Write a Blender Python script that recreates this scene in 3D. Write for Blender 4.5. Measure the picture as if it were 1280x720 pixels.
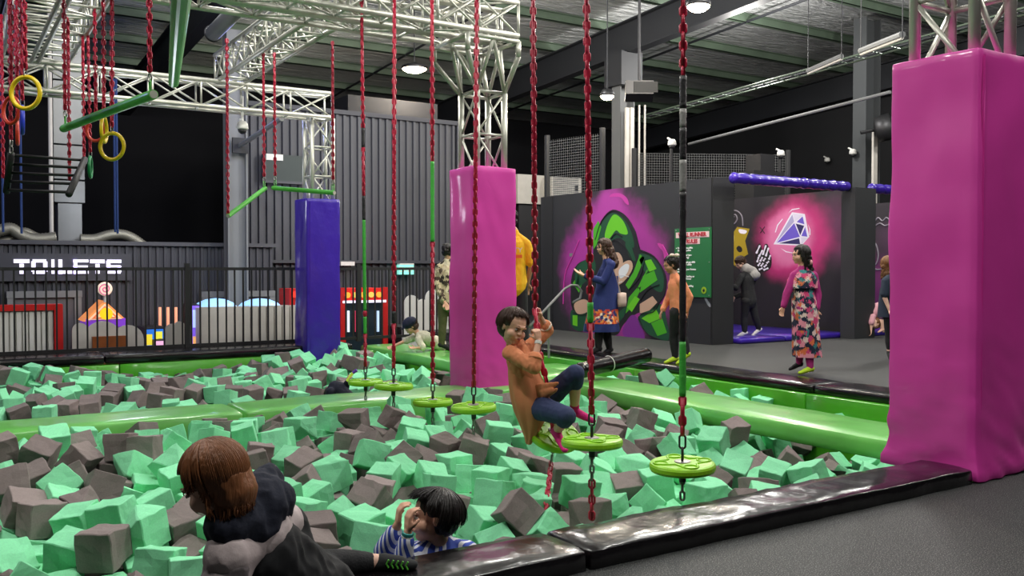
import bpy, bmesh, math, random
from mathutils import Vector, Matrix, Quaternion, noise
V = Vector
for _o in list(bpy.data.objects): bpy.data.objects.remove(_o)
sc = bpy.context.scene
COL = sc.collection
random.seed(11)
PI = math.pi
# ---------------------------------------------------------------- camera, world, lights, exposure
F = 1130.0; TH = math.radians(32.5); PH = math.atan(25 / F); EYE = V((0, 0, 1.2))
cam_d = bpy.data.cameras.new('camera'); cam = bpy.data.objects.new('camera', cam_d); COL.objects.link(cam)
cam_d.sensor_fit = 'HORIZONTAL'; cam_d.sensor_width = 36; cam_d.lens = 36 * F / 1280; cam_d.clip_start = .05; cam_d.clip_end = 200
RV = V((math.cos(TH), -math.sin(TH), 0)); FV = V((math.sin(TH) * math.cos(PH), math.cos(TH) * math.cos(PH), -math.sin(PH))); UV = RV.cross(FV)
cam.matrix_world = Matrix.Translation(EYE) @ Matrix((RV, UV, -FV)).transposed().to_4x4()
sc.camera = cam
def ray(px, py): return RV * ((px - 640) / F) + UV * ((360 - py) / F) + FV
def P(px, py, d): return EYE + ray(px, py) * d                      # point at a pixel and a depth
def at(px, py, axis, v):                                            # point where the sight line meets a plane
    r = ray(px, py); return EYE + r * ((v - EYE[axis]) / r[axis])
w = bpy.data.worlds.new('world'); sc.world = w; w.use_nodes = True
w.node_tree.nodes['Background'].inputs[0].default_value = (.55, .6, .7, 1); w.node_tree.nodes['Background'].inputs[1].default_value = .02
sc.view_settings.view_transform = 'Standard'; sc.view_settings.look = 'None'; sc.view_settings.gamma = 1; sc.view_settings.use_curve_mapping = False
sc.view_settings.exposure = 0.16
sc.cycles.use_denoising = True
sc.cycles.max_bounces = 6; sc.cycles.sample_clamp_indirect = 6; sc.cycles.caustics_reflective = False; sc.cycles.caustics_refractive = False
def roof_z(y): return 6.95 + (15.4 - y) * .052                      # underside of the roof sheets
def area(name, x, y, z, size, power, col=(1, .97, .92)):
    l = bpy.data.lights.new(name, 'POINT'); l.shadow_soft_size = size / 2; l.energy = power; l.color = col
    o = bpy.data.objects.new(name, l); COL.objects.link(o); o.location = (x, y, z); return o
HIGHBAYS = [(1.0, 1.5), (5.5, -.8), (6.2, 4.6), (.2, 6.0), (9.3, 7.6), (3.2, 11.2), (12.6, 3.0), (15.5, 9.5), (14.5, 13.5), (18.5, 5.0), (-4.5, 9.0), (8.6, 13.6)]
for _i, (_x, _y) in enumerate(HIGHBAYS):
    area('highbay_light', _x, _y, roof_z(_y) - 1.3, .4, 400)
area('counter_fill_light', 2.6, 14.9, 2.4, .6, 60, (.85, .9, 1)); area('counter_fill_light', 6.8, 15.0, 2.6, .6, 60, (.85, .9, 1))  # added fill lights without fixtures, brightening the arcade counters from the front
for _x, _y, _e in ((-2, 15, 90), (4.2, 14.6, 60)):
    _b = area('blue_wash_light', _x, _y, 4.6, .3, _e, (.35, .4, 1))

# ---------------------------------------------------------------- helpers
def hexc(h):
    h = h.lstrip('#'); out = []
    for i in (0, 2, 4):
        v = int(h[i:i + 2], 16) / 255; out.append(v / 12.92 if v <= .04045 else ((v + .055) / 1.055) ** 2.4)
    return (*out, 1)
def mat(name, color, rough=.6, metal=0, bump=0, bscale=40, coat=0, emit=0, var=0, vscale=8, objvar=0, bdist=.01, spec=.5, aniso=None):
    m = bpy.data.materials.new(name); m.use_nodes = True; nt = m.node_tree; b = nt.nodes['Principled BSDF']
    c = hexc(color) if isinstance(color, str) else color
    b.inputs['Base Color'].default_value = c; b.inputs['Roughness'].default_value = rough; b.inputs['Metallic'].default_value = metal
    b.inputs['Specular IOR Level'].default_value = spec
    if coat: b.inputs['Coat Weight'].default_value = coat; b.inputs['Coat Roughness'].default_value = .12
    if emit: b.inputs['Emission Color'].default_value = c; b.inputs['Emission Strength'].default_value = emit
    tc = nt.nodes.new('ShaderNodeTexCoord')
    src = tc.outputs['Object']
    if aniso:
        mp = nt.nodes.new('ShaderNodeMapping'); mp.inputs['Scale'].default_value = aniso; nt.links.new(src, mp.inputs[0]); src = mp.outputs[0]
    if bump:
        n = nt.nodes.new('ShaderNodeTexNoise'); n.inputs['Scale'].default_value = bscale; n.inputs['Detail'].default_value = 4
        bp = nt.nodes.new('ShaderNodeBump'); bp.inputs['Strength'].default_value = bump; bp.inputs['Distance'].default_value = bdist
        nt.links.new(src, n.inputs['Vector']); nt.links.new(n.outputs[0], bp.inputs['Height']); nt.links.new(bp.outputs[0], b.inputs['Normal'])
    if var or objvar:
        h = nt.nodes.new('ShaderNodeHueSaturation'); h.inputs['Color'].default_value = c; last = None
        if var:
            n = nt.nodes.new('ShaderNodeTexNoise'); n.inputs['Scale'].default_value = vscale; n.inputs['Detail'].default_value = 5; nt.links.new(src, n.inputs['Vector'])
            mr = nt.nodes.new('ShaderNodeMapRange'); mr.inputs['To Min'].default_value = 1 - var; mr.inputs['To Max'].default_value = 1 + var
            mr.inputs['From Min'].default_value = .3; mr.inputs['From Max'].default_value = .7
            nt.links.new(n.outputs[0], mr.inputs[0]); last = mr.outputs[0]
        if objvar:
            oi = nt.nodes.new('ShaderNodeObjectInfo'); mr = nt.nodes.new('ShaderNodeMapRange'); mr.inputs['To Min'].default_value = 1 - objvar; mr.inputs['To Max'].default_value = 1 + objvar
            nt.links.new(oi.outputs['Random'], mr.inputs[0])
            if last is not None:
                mm = nt.nodes.new('ShaderNodeMath'); mm.operation = 'MULTIPLY'; nt.links.new(last, mm.inputs[0]); nt.links.new(mr.outputs[0], mm.inputs[1]); last = mm.outputs[0]
            else: last = mr.outputs[0]
        nt.links.new(last, h.inputs['Value']); nt.links.new(h.outputs[0], b.inputs['Base Color'])
    return m
def pattern(name, kind, cols, scale, rough=.8, vec=None, stops=None):
    """voronoi cells (kind 'cells'), stripes along an axis ('wave') mixed from a list of colours"""
    m = bpy.data.materials.new(name); m.use_nodes = True; nt = m.node_tree; b = nt.nodes['Principled BSDF']; b.inputs['Roughness'].default_value = rough
    tc = nt.nodes.new('ShaderNodeTexCoord'); mp = nt.nodes.new('ShaderNodeMapping'); nt.links.new(tc.outputs['Object'], mp.inputs[0])
    if vec: mp.inputs['Rotation'].default_value = vec
    r = nt.nodes.new('ShaderNodeValToRGB'); r.color_ramp.interpolation = 'CONSTANT'
    if kind == 'cells':
        t = nt.nodes.new('ShaderNodeTexVoronoi'); t.inputs['Scale'].default_value = scale
        n = nt.nodes.new('ShaderNodeTexNoise'); n.inputs['Scale'].default_value = scale * 1.2
        mx = nt.nodes.new('ShaderNodeVectorMath'); mx.operation = 'MULTIPLY_ADD'; nt.links.new(n.outputs['Color'], mx.inputs[0]); mx.inputs[1].default_value = (1.4 / scale,) * 3; nt.links.new(mp.outputs[0], mx.inputs[2])
        nt.links.new(mx.outputs[0], t.inputs['Vector'])
        sp = nt.nodes.new('ShaderNodeSeparateColor'); nt.links.new(t.outputs['Color'], sp.inputs[0]); nt.links.new(sp.outputs[0], r.inputs[0])
    elif kind == 'wave':
        t = nt.nodes.new('ShaderNodeTexWave'); t.inputs['Scale'].default_value = scale; t.inputs['Distortion'].default_value = .6; nt.links.new(mp.outputs[0], t.inputs['Vector']); nt.links.new(t.outputs['Fac'], r.inputs[0])
    e = r.color_ramp.elements
    while len(e) < len(cols): e.new(.5)
    for i, c in enumerate(cols):
        e[i].position = stops[i] if stops else i / len(cols)
        e[i].color = hexc(c)
    nt.links.new(r.outputs[0], b.inputs['Base Color'])
    return m

def link(name, me, m=None, parent=None, kind=None, label=None, smooth=False):
    o = bpy.data.objects.new(name, me); COL.objects.link(o)
    if m is not None:
        me.materials.clear()
        for mm in (m if isinstance(m, (list, tuple)) else [m]): me.materials.append(mm)
    if smooth:
        for p in me.polygons: p.use_smooth = True
    if parent is not None: o.parent = parent; o.matrix_parent_inverse = Matrix.Translation(-parent.location)
    if kind: o['kind'] = kind
    if label: o['label'] = label
    return o
def tag(o, label, cat, group=None):
    o['label'] = label; o['category'] = cat
    if group: o['group'] = group
    return o
def thing(name, label, cat, loc=(0, 0, 0), group=None):
    o = bpy.data.objects.new(name, None); COL.objects.link(o); o.location = loc; o.empty_display_size = .1
    return tag(o, label, cat, group)
class MB:
    """collects shapes in world coordinates; build() links them as one mesh object"""
    def __init__(s): s.v = []; s.f = []
    def add(s, vs, fs):
        n = len(s.v); s.v += [V(x) for x in vs]; s.f += [tuple(i + n for i in f) for f in fs]; return s
    def box(s, a, b):
        xs, ys, zs = (a[0], b[0]), (a[1], b[1]), (a[2], b[2])
        return s.add([(x, y, z) for x in xs for y in ys for z in zs], [(0, 1, 3, 2), (4, 6, 7, 5), (0, 4, 5, 1), (2, 3, 7, 6), (0, 2, 6, 4), (1, 5, 7, 3)])
    def obox(s, c, ax, ay, az):                                      # centre and three half-axis vectors
        c = V(c); ax = V(ax); ay = V(ay); az = V(az)
        return s.add([c + ax * i + ay * j + az * k for i in (-1, 1) for j in (-1, 1) for k in (-1, 1)], [(0, 1, 3, 2), (4, 6, 7, 5), (0, 4, 5, 1), (2, 3, 7, 6), (0, 2, 6, 4), (1, 5, 7, 3)])
    def tube(s, pts, r, n=8, cap=True):
        pts = [V(p) for p in pts]; rs = r if isinstance(r, (list, tuple)) else [r] * len(pts)
        t0 = (pts[1] - pts[0]).normalized(); u = t0.orthogonal().normalized(); base = len(s.v)
        for i, p in enumerate(pts):
            t = (pts[min(i + 1, len(pts) - 1)] - pts[max(i - 1, 0)])
            t = t.normalized() if t.length > 1e-9 else t0
            u = (u - t * u.dot(t)); u = u.normalized() if u.length > 1e-6 else t.orthogonal().normalized()
            v = t.cross(u)
            for k in range(n):
                a = 2 * PI * k / n; s.v.append(p + (u * math.cos(a) + v * math.sin(a)) * rs[i])
        for i in range(len(pts) - 1):
            for k in range(n):
                a = base + i * n + k; b = base + i * n + (k + 1) % n; s.f.append((a, b, b + n, a + n))
        if cap:
            s.f.append(tuple(base + k for k in reversed(range(n)))); s.f.append(tuple(base + (len(pts) - 1) * n + k for k in range(n)))
        return s
    def ring(s, c, nrm, R, r, N=24, n=8, stretch=None):
        c = V(c); nrm = V(nrm).normalized(); u = stretch.normalized() if stretch is not None else nrm.orthogonal().normalized(); v = nrm.cross(u); base = len(s.v)
        L = stretch.length if stretch is not None else 0
        for i in range(N):
            a = 2 * PI * i / N; d = u * math.cos(a) + v * math.sin(a); q = c + d * R + u * (L if math.cos(a) > 0 else -L)
            for k in range(n):
                b = 2 * PI * k / n; s.v.append(q + d * (r * math.cos(b)) + nrm * (r * math.sin(b)))
        for i in range(N):
            for k in range(n):
                a = base + i * n + k; b = base + i * n + (k + 1) % n; c2 = base + ((i + 1) % N) * n + (k + 1) % n; d2 = base + ((i + 1) % N) * n + k
                s.f.append((a, d2, c2, b))
        return s
    def lathe(s, c, prof, n=32, axis=V((0, 0, 1))):                   # prof: (radius, height)
        axis = V(axis).normalized(); u = axis.orthogonal().normalized(); v = axis.cross(u); base = len(s.v); c = V(c)
        for r, h in prof:
            for k in range(n):
                a = 2 * PI * k / n; s.v.append(c + axis * h + (u * math.cos(a) + v * math.sin(a)) * r)
        for i in range(len(prof) - 1):
            for k in range(n):
                a = base + i * n + k; b = base + i * n + (k + 1) % n; s.f.append((a, b, b + n, a + n))
        s.f.append(tuple(base + k for k in reversed(range(n)))); s.f.append(tuple(base + (len(prof) - 1) * n + k for k in range(n)))
        return s
    def prism(s, poly, d):                                           # planar polygon pushed along d
        n = len(poly); base = len(s.v); s.v += [V(p) for p in poly] + [V(p) + V(d) for p in poly]
        s.f.append(tuple(base + i for i in range(n))); s.f.append(tuple(base + n + i for i in reversed(range(n))))
        for i in range(n): s.f.append((base + i, base + n + i, base + n + (i + 1) % n, base + (i + 1) % n))
        return s
    def rbox(s, a, b, r=.03, res=.12, amp=0, freq=4, seed=0, flare=0, folds=0):
        """box with rounded edges and slightly rumpled faces"""
        a = V(a); b = V(b); ln = [b[i] - a[i] for i in range(3)]
        n = [max(2, min(90, int(ln[i] / res) + 2)) for i in range(3)]; idx = {}
        def g(i, k, m):                                              # grid lines gathered near the edges
            t = k / m
            return a[i] + ln[i] * t if m < 4 else (a[i] + r * .4 if k == 1 else b[i] - r * .4 if k == m - 1 else a[i] + ln[i] * t)
        def vert(i, j, k):
            key = (i, j, k)
            if key in idx: return idx[key]
            p = V((g(0, i, n[0]), g(1, j, n[1]), g(2, k, n[2])))
            q = V([min(max(p[t], a[t] + min(r, ln[t] * .49)), b[t] - min(r, ln[t] * .49)) for t in range(3)]); d = p - q
            if d.length > 1e-9:
                nn = d.normalized(); p = q + nn * r
                if amp: p += nn * (amp * (noise.noise(p * freq + V((seed, seed * 2, 0))) + .5 * noise.noise(p * freq * 2.3 + V((seed, 5, 0)))))
            if folds: zf_ = (p.z - a.z) / (b.z - a.z); p += V((p.x - (a.x + b.x) / 2, p.y - (a.y + b.y) / 2, 0)).normalized() * (folds * math.exp(-zf_ * 7) * (noise.noise(V((p.x * 5, p.y * 5, p.z * 13 + p.x * 8))) * 1.4) + folds * .35 * noise.noise(V((p.x * 7 + p.z * 2.5, p.y * 7, p.z * 1.1 + seed))))
            if flare: p += V((p.x - (a.x + b.x) / 2, p.y - (a.y + b.y) / 2, 0)) * (flare * math.exp(-(p.z - a.z) / .12))
            idx[key] = len(s.v); s.v.append(p); return idx[key]
        for ax in range(3):
            o1, o2 = [t for t in range(3) if t != ax]
            for side in (0, n[ax]):
                for i in range(n[o1]):
                    for j in range(n[o2]):
                        q = []
                        for di, dj in ((0, 0), (1, 0), (1, 1), (0, 1)):
                            k = [0, 0, 0]; k[ax] = side; k[o1] = i + di; k[o2] = j + dj; q.append(vert(*k))
                        flip = (side == 0) != (ax == 1)
                        s.f.append(tuple(reversed(q)) if flip else tuple(q))
        return s
    def mesh(s, name='mesh'):
        me = bpy.data.meshes.new(name); me.from_pydata([tuple(x) for x in s.v], [], s.f); me.update(); return me
    def build(s, name, m, parent=None, smooth=False, kind=None, label=None):
        return link(name, s.mesh(name), m, parent, kind, label, smooth)
def struct_(name, mb, m, parent=None, smooth=False):
    return mb.build(name, m, parent, smooth, 'structure' if parent is None else None)
def put(name, src, loc, parent, rot=None, scale=None):                # copy a part mesh to another place
    o = bpy.data.objects.new(name, src.data); COL.objects.link(o)
    if parent is not None: o.parent = parent; o.matrix_parent_inverse = Matrix.Translation(-parent.location)
    o.location = loc
    if rot is not None: o.rotation_euler = rot
    if scale is not None: o.scale = scale
    return o
def text(s, size, loc, facing, m, name, parent=None, extrude=.002, align='CENTER', bold=0, spacing=1, sx=1):
    cu = bpy.data.curves.new('text', 'FONT'); cu.body = s; cu.size = size; cu.extrude = extrude; cu.align_x = align; cu.align_y = 'CENTER'; cu.offset = bold; cu.space_character = spacing; cu.resolution_u = 2
    o = bpy.data.objects.new('text', cu); COL.objects.link(o)
    me = bpy.data.meshes.new_from_object(o.evaluated_get(bpy.context.evaluated_depsgraph_get())); bpy.data.objects.remove(o)
    B = facing if not isinstance(facing, str) else Matrix(((0, 0, -1), (-1, 0, 0), (0, 1, 0))) if facing == '-X' else Matrix(((1, 0, 0), (0, 0, -1), (0, 1, 0)))
    M = Matrix.Translation(V(loc)) @ B.to_4x4() @ Matrix.Scale(sx, 4, V((1, 0, 0)))
    me.transform(M); return link(name, me, m, parent)
def decal(name, pts, axis, val, m, parent, layer=1, th=.0015, off=.0012, side=-1):
    """flat painted shape on the wall plane axis=val, given as its outline"""
    q = [at(x, y, axis, val) for x, y in pts]; d = V((0, 0, 0)); d[axis] = side * th
    o = V((0, 0, 0)); o[axis] = side * off * layer
    nn = sum(((q[i] - q[0]).cross(q[i + 1] - q[0]) for i in range(1, len(q) - 1)), V())
    if nn[axis] * side < 0: q.reverse()
    me = MB().add([p + o for p in q], [tuple(range(len(q)))]).mesh(name)
    return link(name, me, m, parent)
def smooth_pts(pts, n=5, closed=True):
    out = []; N = len(pts)
    for i in range(N if closed else N - 1):
        p = [V((*pts[(i + k) % N], 0)) if closed else V((*pts[min(max(i + k, 0), N - 1)], 0)) for k in (-1, 0, 1, 2)]
        for j in range(n):
            t = j / n
            q = .5 * ((2 * p[1]) + (p[2] - p[0]) * t + (2 * p[0] - 5 * p[1] + 4 * p[2] - p[3]) * t * t + (3 * p[1] - p[0] - 3 * p[2] + p[3]) * t ** 3)
            out.append((q.x, q.y))
    if not closed: out.append(pts[-1])
    return out
# ---------------------------------------------------------------- materials
M = {}
M['mint'] = mat('mint_foam', '#90ecb6', .9, bump=.5, bscale=60, var=.06, vscale=20, objvar=.1, bdist=.004)
M['grey_foam'] = mat('grey_foam', '#887c7a', .95, bump=.5, bscale=60, var=.08, vscale=20, objvar=.2, bdist=.004)
M['pink'] = mat('magenta_vinyl', '#dc3ea8', .5, bump=.12, bscale=3.5, coat=.25, bdist=.03, var=.05, vscale=1.5)
M['purple'] = mat('purple_vinyl', '#3a20a0', .3, bump=.4, bscale=9, coat=.5, bdist=.02)
M['green'] = mat('green_vinyl', '#4cae24', .3, bump=.15, bscale=5, coat=.4, bdist=.02, var=.05)
M['beam_green'] = mat('pale_green_vinyl', '#6cbf58', .32, bump=.2, bscale=4, coat=.35, bdist=.02, var=.12, vscale=3)  # green paled to take in the whitish reflection on the beam tops
M['black'] = mat('black_vinyl', '#0e0b0e', .24, bump=.5, bscale=6, coat=.3, bdist=.025)
M['lime'] = mat('lime_plastic', '#8fd01c', .4, bump=.1, bscale=30)
M['alu'] = mat('aluminium', '#c9cabf', .42, metal=.55, bump=.1, bscale=60)
M['steel_dark'] = mat('dark_steel', '#3a3a3c', .45, metal=.7)
M['steel'] = mat('zinc_steel', '#9a9a96', .35, metal=.85)
M['red_sleeve'] = mat('red_chain_sleeve', '#b81a3c', .42, bump=.3, bscale=90, objvar=.12)
M['green_tape'] = mat('green_tape', '#3fae3c', .5, bump=.5, bscale=70)
M['black_tape'] = mat('black_tape', '#1b1b1d', .45, bump=.5, bscale=60)
M['silver_tape'] = mat('silver_tape', '#8d8d8a', .4, bump=.5, bscale=60)
M['floor'] = None
M['matte_black'] = mat('black_paint', '#121316', .6)
M['curtain'] = mat('black_backdrop', '#0a0b12', .95, bump=.3, bscale=2)
M['charcoal'] = mat('charcoal_cladding', '#47484e', .55, metal=.15)
M['charcoal2'] = mat('dark_cladding', '#3e3f46', .6, metal=.1)
M['girder'] = mat('black_girder', '#202227', .6)
M['purlin'] = mat('galvanised_purlin', '#5a6a5a', .5, metal=.3, var=.15, vscale=2)
M['column'] = mat('grey_column', '#77797a', .6, bump=.05, bscale=20)
M['duct'] = mat('galvanised_duct', '#747676', .4, metal=.4, var=.12, vscale=2)
M['flex'] = mat('foil_duct', '#8a887c', .45, metal=.5, bump=.6, bscale=50)
M['white'] = mat('white_paint', '#d9d9d4', .55)
M['white2'] = mat('offwhite_panel', '#c2beb6', .6, var=.05)
M['red'] = mat('red_frame', '#c21d1d', .4)
M['yellow'] = mat('yellow_plastic', '#e8c81c', .35)
M['ringred'] = mat('orange_red_plastic', '#d8432c', .35)
M['ringblue'] = mat('blue_plastic', '#3143c8', .35)
M['ringgreen'] = mat('green_plastic', '#178048', .35)
M['barpaint'] = mat('green_bar_paint', '#5cc04c', .45, coat=.1, bump=.1, bscale=20)
M['blue_rope'] = mat('blue_rope', '#1f3a78', .8)
M['sign_white'] = mat('sign_letters_lit', '#ece6ff', .4, emit=.9)
M['lamp'] = mat('lamp_lens', '#ffe9c4', .3, emit=30)
M['glass'] = mat('window_glass', '#26343c', .1, spec=.8)
# ceiling foil: crumpled insulation under roof sheets
m = bpy.data.materials.new('roof_foil'); m.use_nodes = True; nt = m.node_tree; b = nt.nodes['Principled BSDF']
b.inputs['Base Color'].default_value = hexc('#c6c8c8'); b.inputs['Metallic'].default_value = .35; b.inputs['Roughness'].default_value = .42
tc = nt.nodes.new('ShaderNodeTexCoord'); mp = nt.nodes.new('ShaderNodeMapping'); mp.inputs['Scale'].default_value = (1.0, 6.5, 1); mp.inputs['Rotation'].default_value = (0, 0, .12)
n1 = nt.nodes.new('ShaderNodeTexNoise'); n1.inputs['Scale'].default_value = 1.6; n1.inputs['Detail'].default_value = 6; n1.inputs['Distortion'].default_value = .8
bp = nt.nodes.new('ShaderNodeBump'); bp.inputs['Strength'].default_value = 1; bp.inputs['Distance'].default_value = .3
nt.links.new(tc.outputs['Object'], mp.inputs[0]); nt.links.new(mp.outputs[0], n1.inputs['Vector']); nt.links.new(n1.outputs[0], bp.inputs['Height']); nt.links.new(bp.outputs[0], b.inputs['Normal'])
M['foil'] = m
# rubber floor with pale specks
m = bpy.data.materials.new('rubber_floor'); m.use_nodes = True; nt = m.node_tree; b = nt.nodes['Principled BSDF']; b.inputs['Roughness'].default_value = .7
tc = nt.nodes.new('ShaderNodeTexCoord'); n1 = nt.nodes.new('ShaderNodeTexNoise'); n1.inputs['Scale'].default_value = 190; n1.inputs['Detail'].default_value = 3
r = nt.nodes.new('ShaderNodeValToRGB'); e = r.color_ramp.elements; e[0].position = .35; e[0].color = hexc('#17191a'); e[1].position = .56; e[1].color = hexc('#222526'); q = e.new(.64); q.color = hexc('#7c7e7c')
n2 = nt.nodes.new('ShaderNodeTexNoise'); n2.inputs['Scale'].default_value = .8; n2.inputs['Detail'].default_value = 4
hs = nt.nodes.new('ShaderNodeHueSaturation'); mr = nt.nodes.new('ShaderNodeMapRange'); mr.inputs['To Min'].default_value = .8; mr.inputs['To Max'].default_value = 1.2
bp = nt.nodes.new('ShaderNodeBump'); bp.inputs['Strength'].default_value = .4; bp.inputs['Distance'].default_value = .0015
nt.links.new(tc.outputs['Object'], n1.inputs['Vector']); nt.links.new(tc.outputs['Object'], n2.inputs['Vector']); nt.links.new(n1.outputs[0], r.inputs[0]); nt.links.new(n2.outputs[0], mr.inputs[0])
nt.links.new(mr.outputs[0], hs.inputs['Value']); nt.links.new(r.outputs[0], hs.inputs['Color']); nt.links.new(hs.outputs[0], b.inputs['Base Color']); nt.links.new(n1.outputs[0], bp.inputs['Height']); nt.links.new(bp.outputs[0], b.inputs['Normal'])
M['floor'] = m
def spray(name, base, spots, rough=.6):
    """painted wall: base colour with soft sprayed clouds; spots = (centre, radii, colour, inner, outer, strength)"""
    m = bpy.data.materials.new(name); m.use_nodes = True; nt = m.node_tree; b = nt.nodes['Principled BSDF']; b.inputs['Roughness'].default_value = rough
    tc = nt.nodes.new('ShaderNodeTexCoord'); nz = nt.nodes.new('ShaderNodeTexNoise'); nz.inputs['Scale'].default_value = 2.2; nz.inputs['Detail'].default_value = 5; nt.links.new(tc.outputs['Object'], nz.inputs['Vector'])
    cur = None
    for c, rd, colr, inn, outr, st in spots:
        a = nt.nodes.new('ShaderNodeVectorMath'); a.operation = 'SUBTRACT'; nt.links.new(tc.outputs['Object'], a.inputs[0]); a.inputs[1].default_value = c
        d = nt.nodes.new('ShaderNodeVectorMath'); d.operation = 'DIVIDE'; nt.links.new(a.outputs[0], d.inputs[0]); d.inputs[1].default_value = rd
        l = nt.nodes.new('ShaderNodeVectorMath'); l.operation = 'LENGTH'; nt.links.new(d.outputs[0], l.inputs[0])
        s = nt.nodes.new('ShaderNodeMath'); s.operation = 'MULTIPLY_ADD'; nt.links.new(nz.outputs[0], s.inputs[0]); s.inputs[1].default_value = .5; nt.links.new(l.outputs['Value'], s.inputs[2])
        mr = nt.nodes.new('ShaderNodeMapRange'); mr.interpolation_type = 'SMOOTHSTEP'; nt.links.new(s.outputs[0], mr.inputs[0])
        mr.inputs['From Min'].default_value = inn + .25; mr.inputs['From Max'].default_value = outr + .25; mr.inputs['To Min'].default_value = st; mr.inputs['To Max'].default_value = 0
        mx = nt.nodes.new('ShaderNodeMix'); mx.data_type = 'RGBA'; nt.links.new(mr.outputs[0], mx.inputs[0]); mx.inputs[7].default_value = hexc(colr)
        if cur is None: mx.inputs[6].default_value = hexc(base)
        else: nt.links.new(cur, mx.inputs[6])
        cur = mx.outputs[2]
    nt.links.new(cur, b.inputs['Base Color']); return m
# ================================================================ STRUCTURE
LOW = -1.7                                                         # the arcade lies lower than the pit deck
struct_('floor', MB().box((-9, -7, -.3), (22, 2.87, 0)).box((7.92, 2.87, -.3), (22, 19.5, 0)), M['floor'])
struct_('floor_arcade', MB().box((-12, 14.0, LOW - .2), (7.92, 27, LOW)).box((7.92, 19.5, LOW - .2), (22, 27, LOW)), mat('arcade_floor', '#3a3a40', .35))
struct_('pit_floor', MB().box((-9, 2.6, -1.3), (7.9, 14.2, -.85)), mat('pit_base', '#23302a', .9))
# sloping roof over everything
rf = MB(); rf.add([(-14, -9, roof_z(-9)), (24, -9, roof_z(-9)), (24, 28, roof_z(28)), (-14, 28, roof_z(28)), (-14, -9, roof_z(-9) + .1), (24, -9, roof_z(-9) + .1), (24, 28, roof_z(28) + .1), (-14, 28, roof_z(28) + .1)],
                   [(0, 3, 2, 1), (4, 5, 6, 7), (0, 1, 5, 4), (1, 2, 6, 5), (2, 3, 7, 6), (3, 0, 4, 7)])
ceiling = struct_('ceiling', rf, M['foil'])
# purlins run along X, about 1.2 m apart: each a part of the ceiling
y = -1.0; pur = None
while y < 26:
    z = roof_z(y)
    mb = MB().box((-13, y, z - .2), (23, y + .02, z - .01)).box((-13, y, z - .2), (23, y + .1, z - .185)).box((-13, y - .07, z - .03), (23, y, z - .012))
    mb.build('purlin', M['purlin'], ceiling)
    y += 1.95
# fly bracing between purlins
for X0 in (9.9, 15.6, 1.2):
    for k in range(13):
        ya = .95 + k * 1.95; MB().tube([(X0, ya, roof_z(ya) - .2), (X0, ya + 1.9, roof_z(ya + 1.9) - .2)], .03, 6).build('purlin_brace', M['girder'], ceiling)
# rafters: I beams along Y with the roof slope
def rafter(name, X0, y0, y1):
    mb = MB(); zt0 = roof_z(y0) - .28; zt1 = roof_z(y1) - .28; D = .72
    for (w_, za, zb) in ((.13, 0, -.03), (.012, -.03, -D + .03), (.13, -D + .03, -D)):
        a = [(X0 - w_, y0, zt0 + za), (X0 + w_, y0, zt0 + za), (X0 + w_, y0, zt0 + zb), (X0 - w_, y0, zt0 + zb)]
        c = [(x, y1, z - zt0 + zt1) for x, y, z in a]
        mb.add(a + c, [(0, 1, 2, 3), (7, 6, 5, 4), (0, 4, 5, 1), (1, 5, 6, 2), (2, 6, 7, 3), (3, 7, 4, 0)])
    return struct_(name, mb, M['girder'], ceiling)
rafter('rafter', 13.0, -8, 27); rafter('rafter', 4.4, -8, 27); rafter('rafter', -4.5, -8, 27); rafter('rafter', 21.5, -8, 27)
# outer walls
struct_('wall_back', MB().box((-12, 26.6, LOW), (23, 26.9, 7.5)), M['curtain'])
struct_('wall_right', MB().box((22.4, -8, -.1), (22.7, 27, 8)), mat('right_wall_paint', '#17181b', .8))
struct_('wall_left', MB().box((-12.3, -8, LOW), (-12, 27, 8)), M['curtain'])
struct_('wall_front', MB().box((-12, -8.3, -.3), (23, -8, 8.5)), mat('front_wall_paint', '#2b2c30', .8))
# corrugated cladding walls
def corrugated(name, x0, x1, y, z0, z1, m, pitch=.16, depth=.05):
    mb = MB(); n = int((x1 - x0) / pitch); prof = []
    for i in range(n):
        x = x0 + i * pitch
        prof += [(x, y), (x + pitch * .45, y), (x + pitch * .55, y - depth), (x + pitch * .9, y - depth)]
    prof.append((x0 + n * pitch, y))
    vs = [(a, b, z0) for a, b in prof] + [(a, b, z1) for a, b in prof]; k = len(prof)
    mb.add(vs, [(i, i + 1, k + i + 1, k + i) for i in range(k - 1)])
    return struct_(name, mb, m)
XR = at(570, 200, 1, 17.7).x; XL = at(307, 200, 1, 17.7).x
wt = corrugated('wall_clad_upper', XL, XR, 17.7, LOW, 4.38, M['charcoal'])
MB().box((XL, 17.6, 4.36), (XR + .05, 17.8, 4.45)).build('flashing', M['charcoal2'], wt)
MB().box((XR - .02, 17.6, LOW), (XR + .06, 20, 4.4)).build('side_cladding', M['charcoal2'], wt)
MB().box((XL, 17.55, 1.3), (XR, 17.66, 1.36)).build('rail_strip', M['charcoal2'], wt)
q0 = at(445, 150, 1, 19.2)
MB().box((q0.x - .6, 18.2, 4.3), (XR - .2, 20.5, 4.9)).build('dark_bulkhead', mat('bulkhead', '#26262a', .8), wt)  # plain dark bulkhead box above the cladding
XT = at(345, 306, 1, 17.3).x
wl = corrugated('wall_toilets', -11, XT, 17.3, LOW, 1.63, M['charcoal2'], .13, .035)
MB().box((-11, 17.2, 1.6), (XT + .03, 17.36, 1.67)).build('flashing', M['charcoal'], wl)
MB().box((at(21, 330, 1, 17.2).x - .35, 17.2, .98), (at(157, 330, 1, 17.2).x + .1, 17.26, 1.45)).build('sign_backing', M['charcoal2'], wl)
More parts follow.
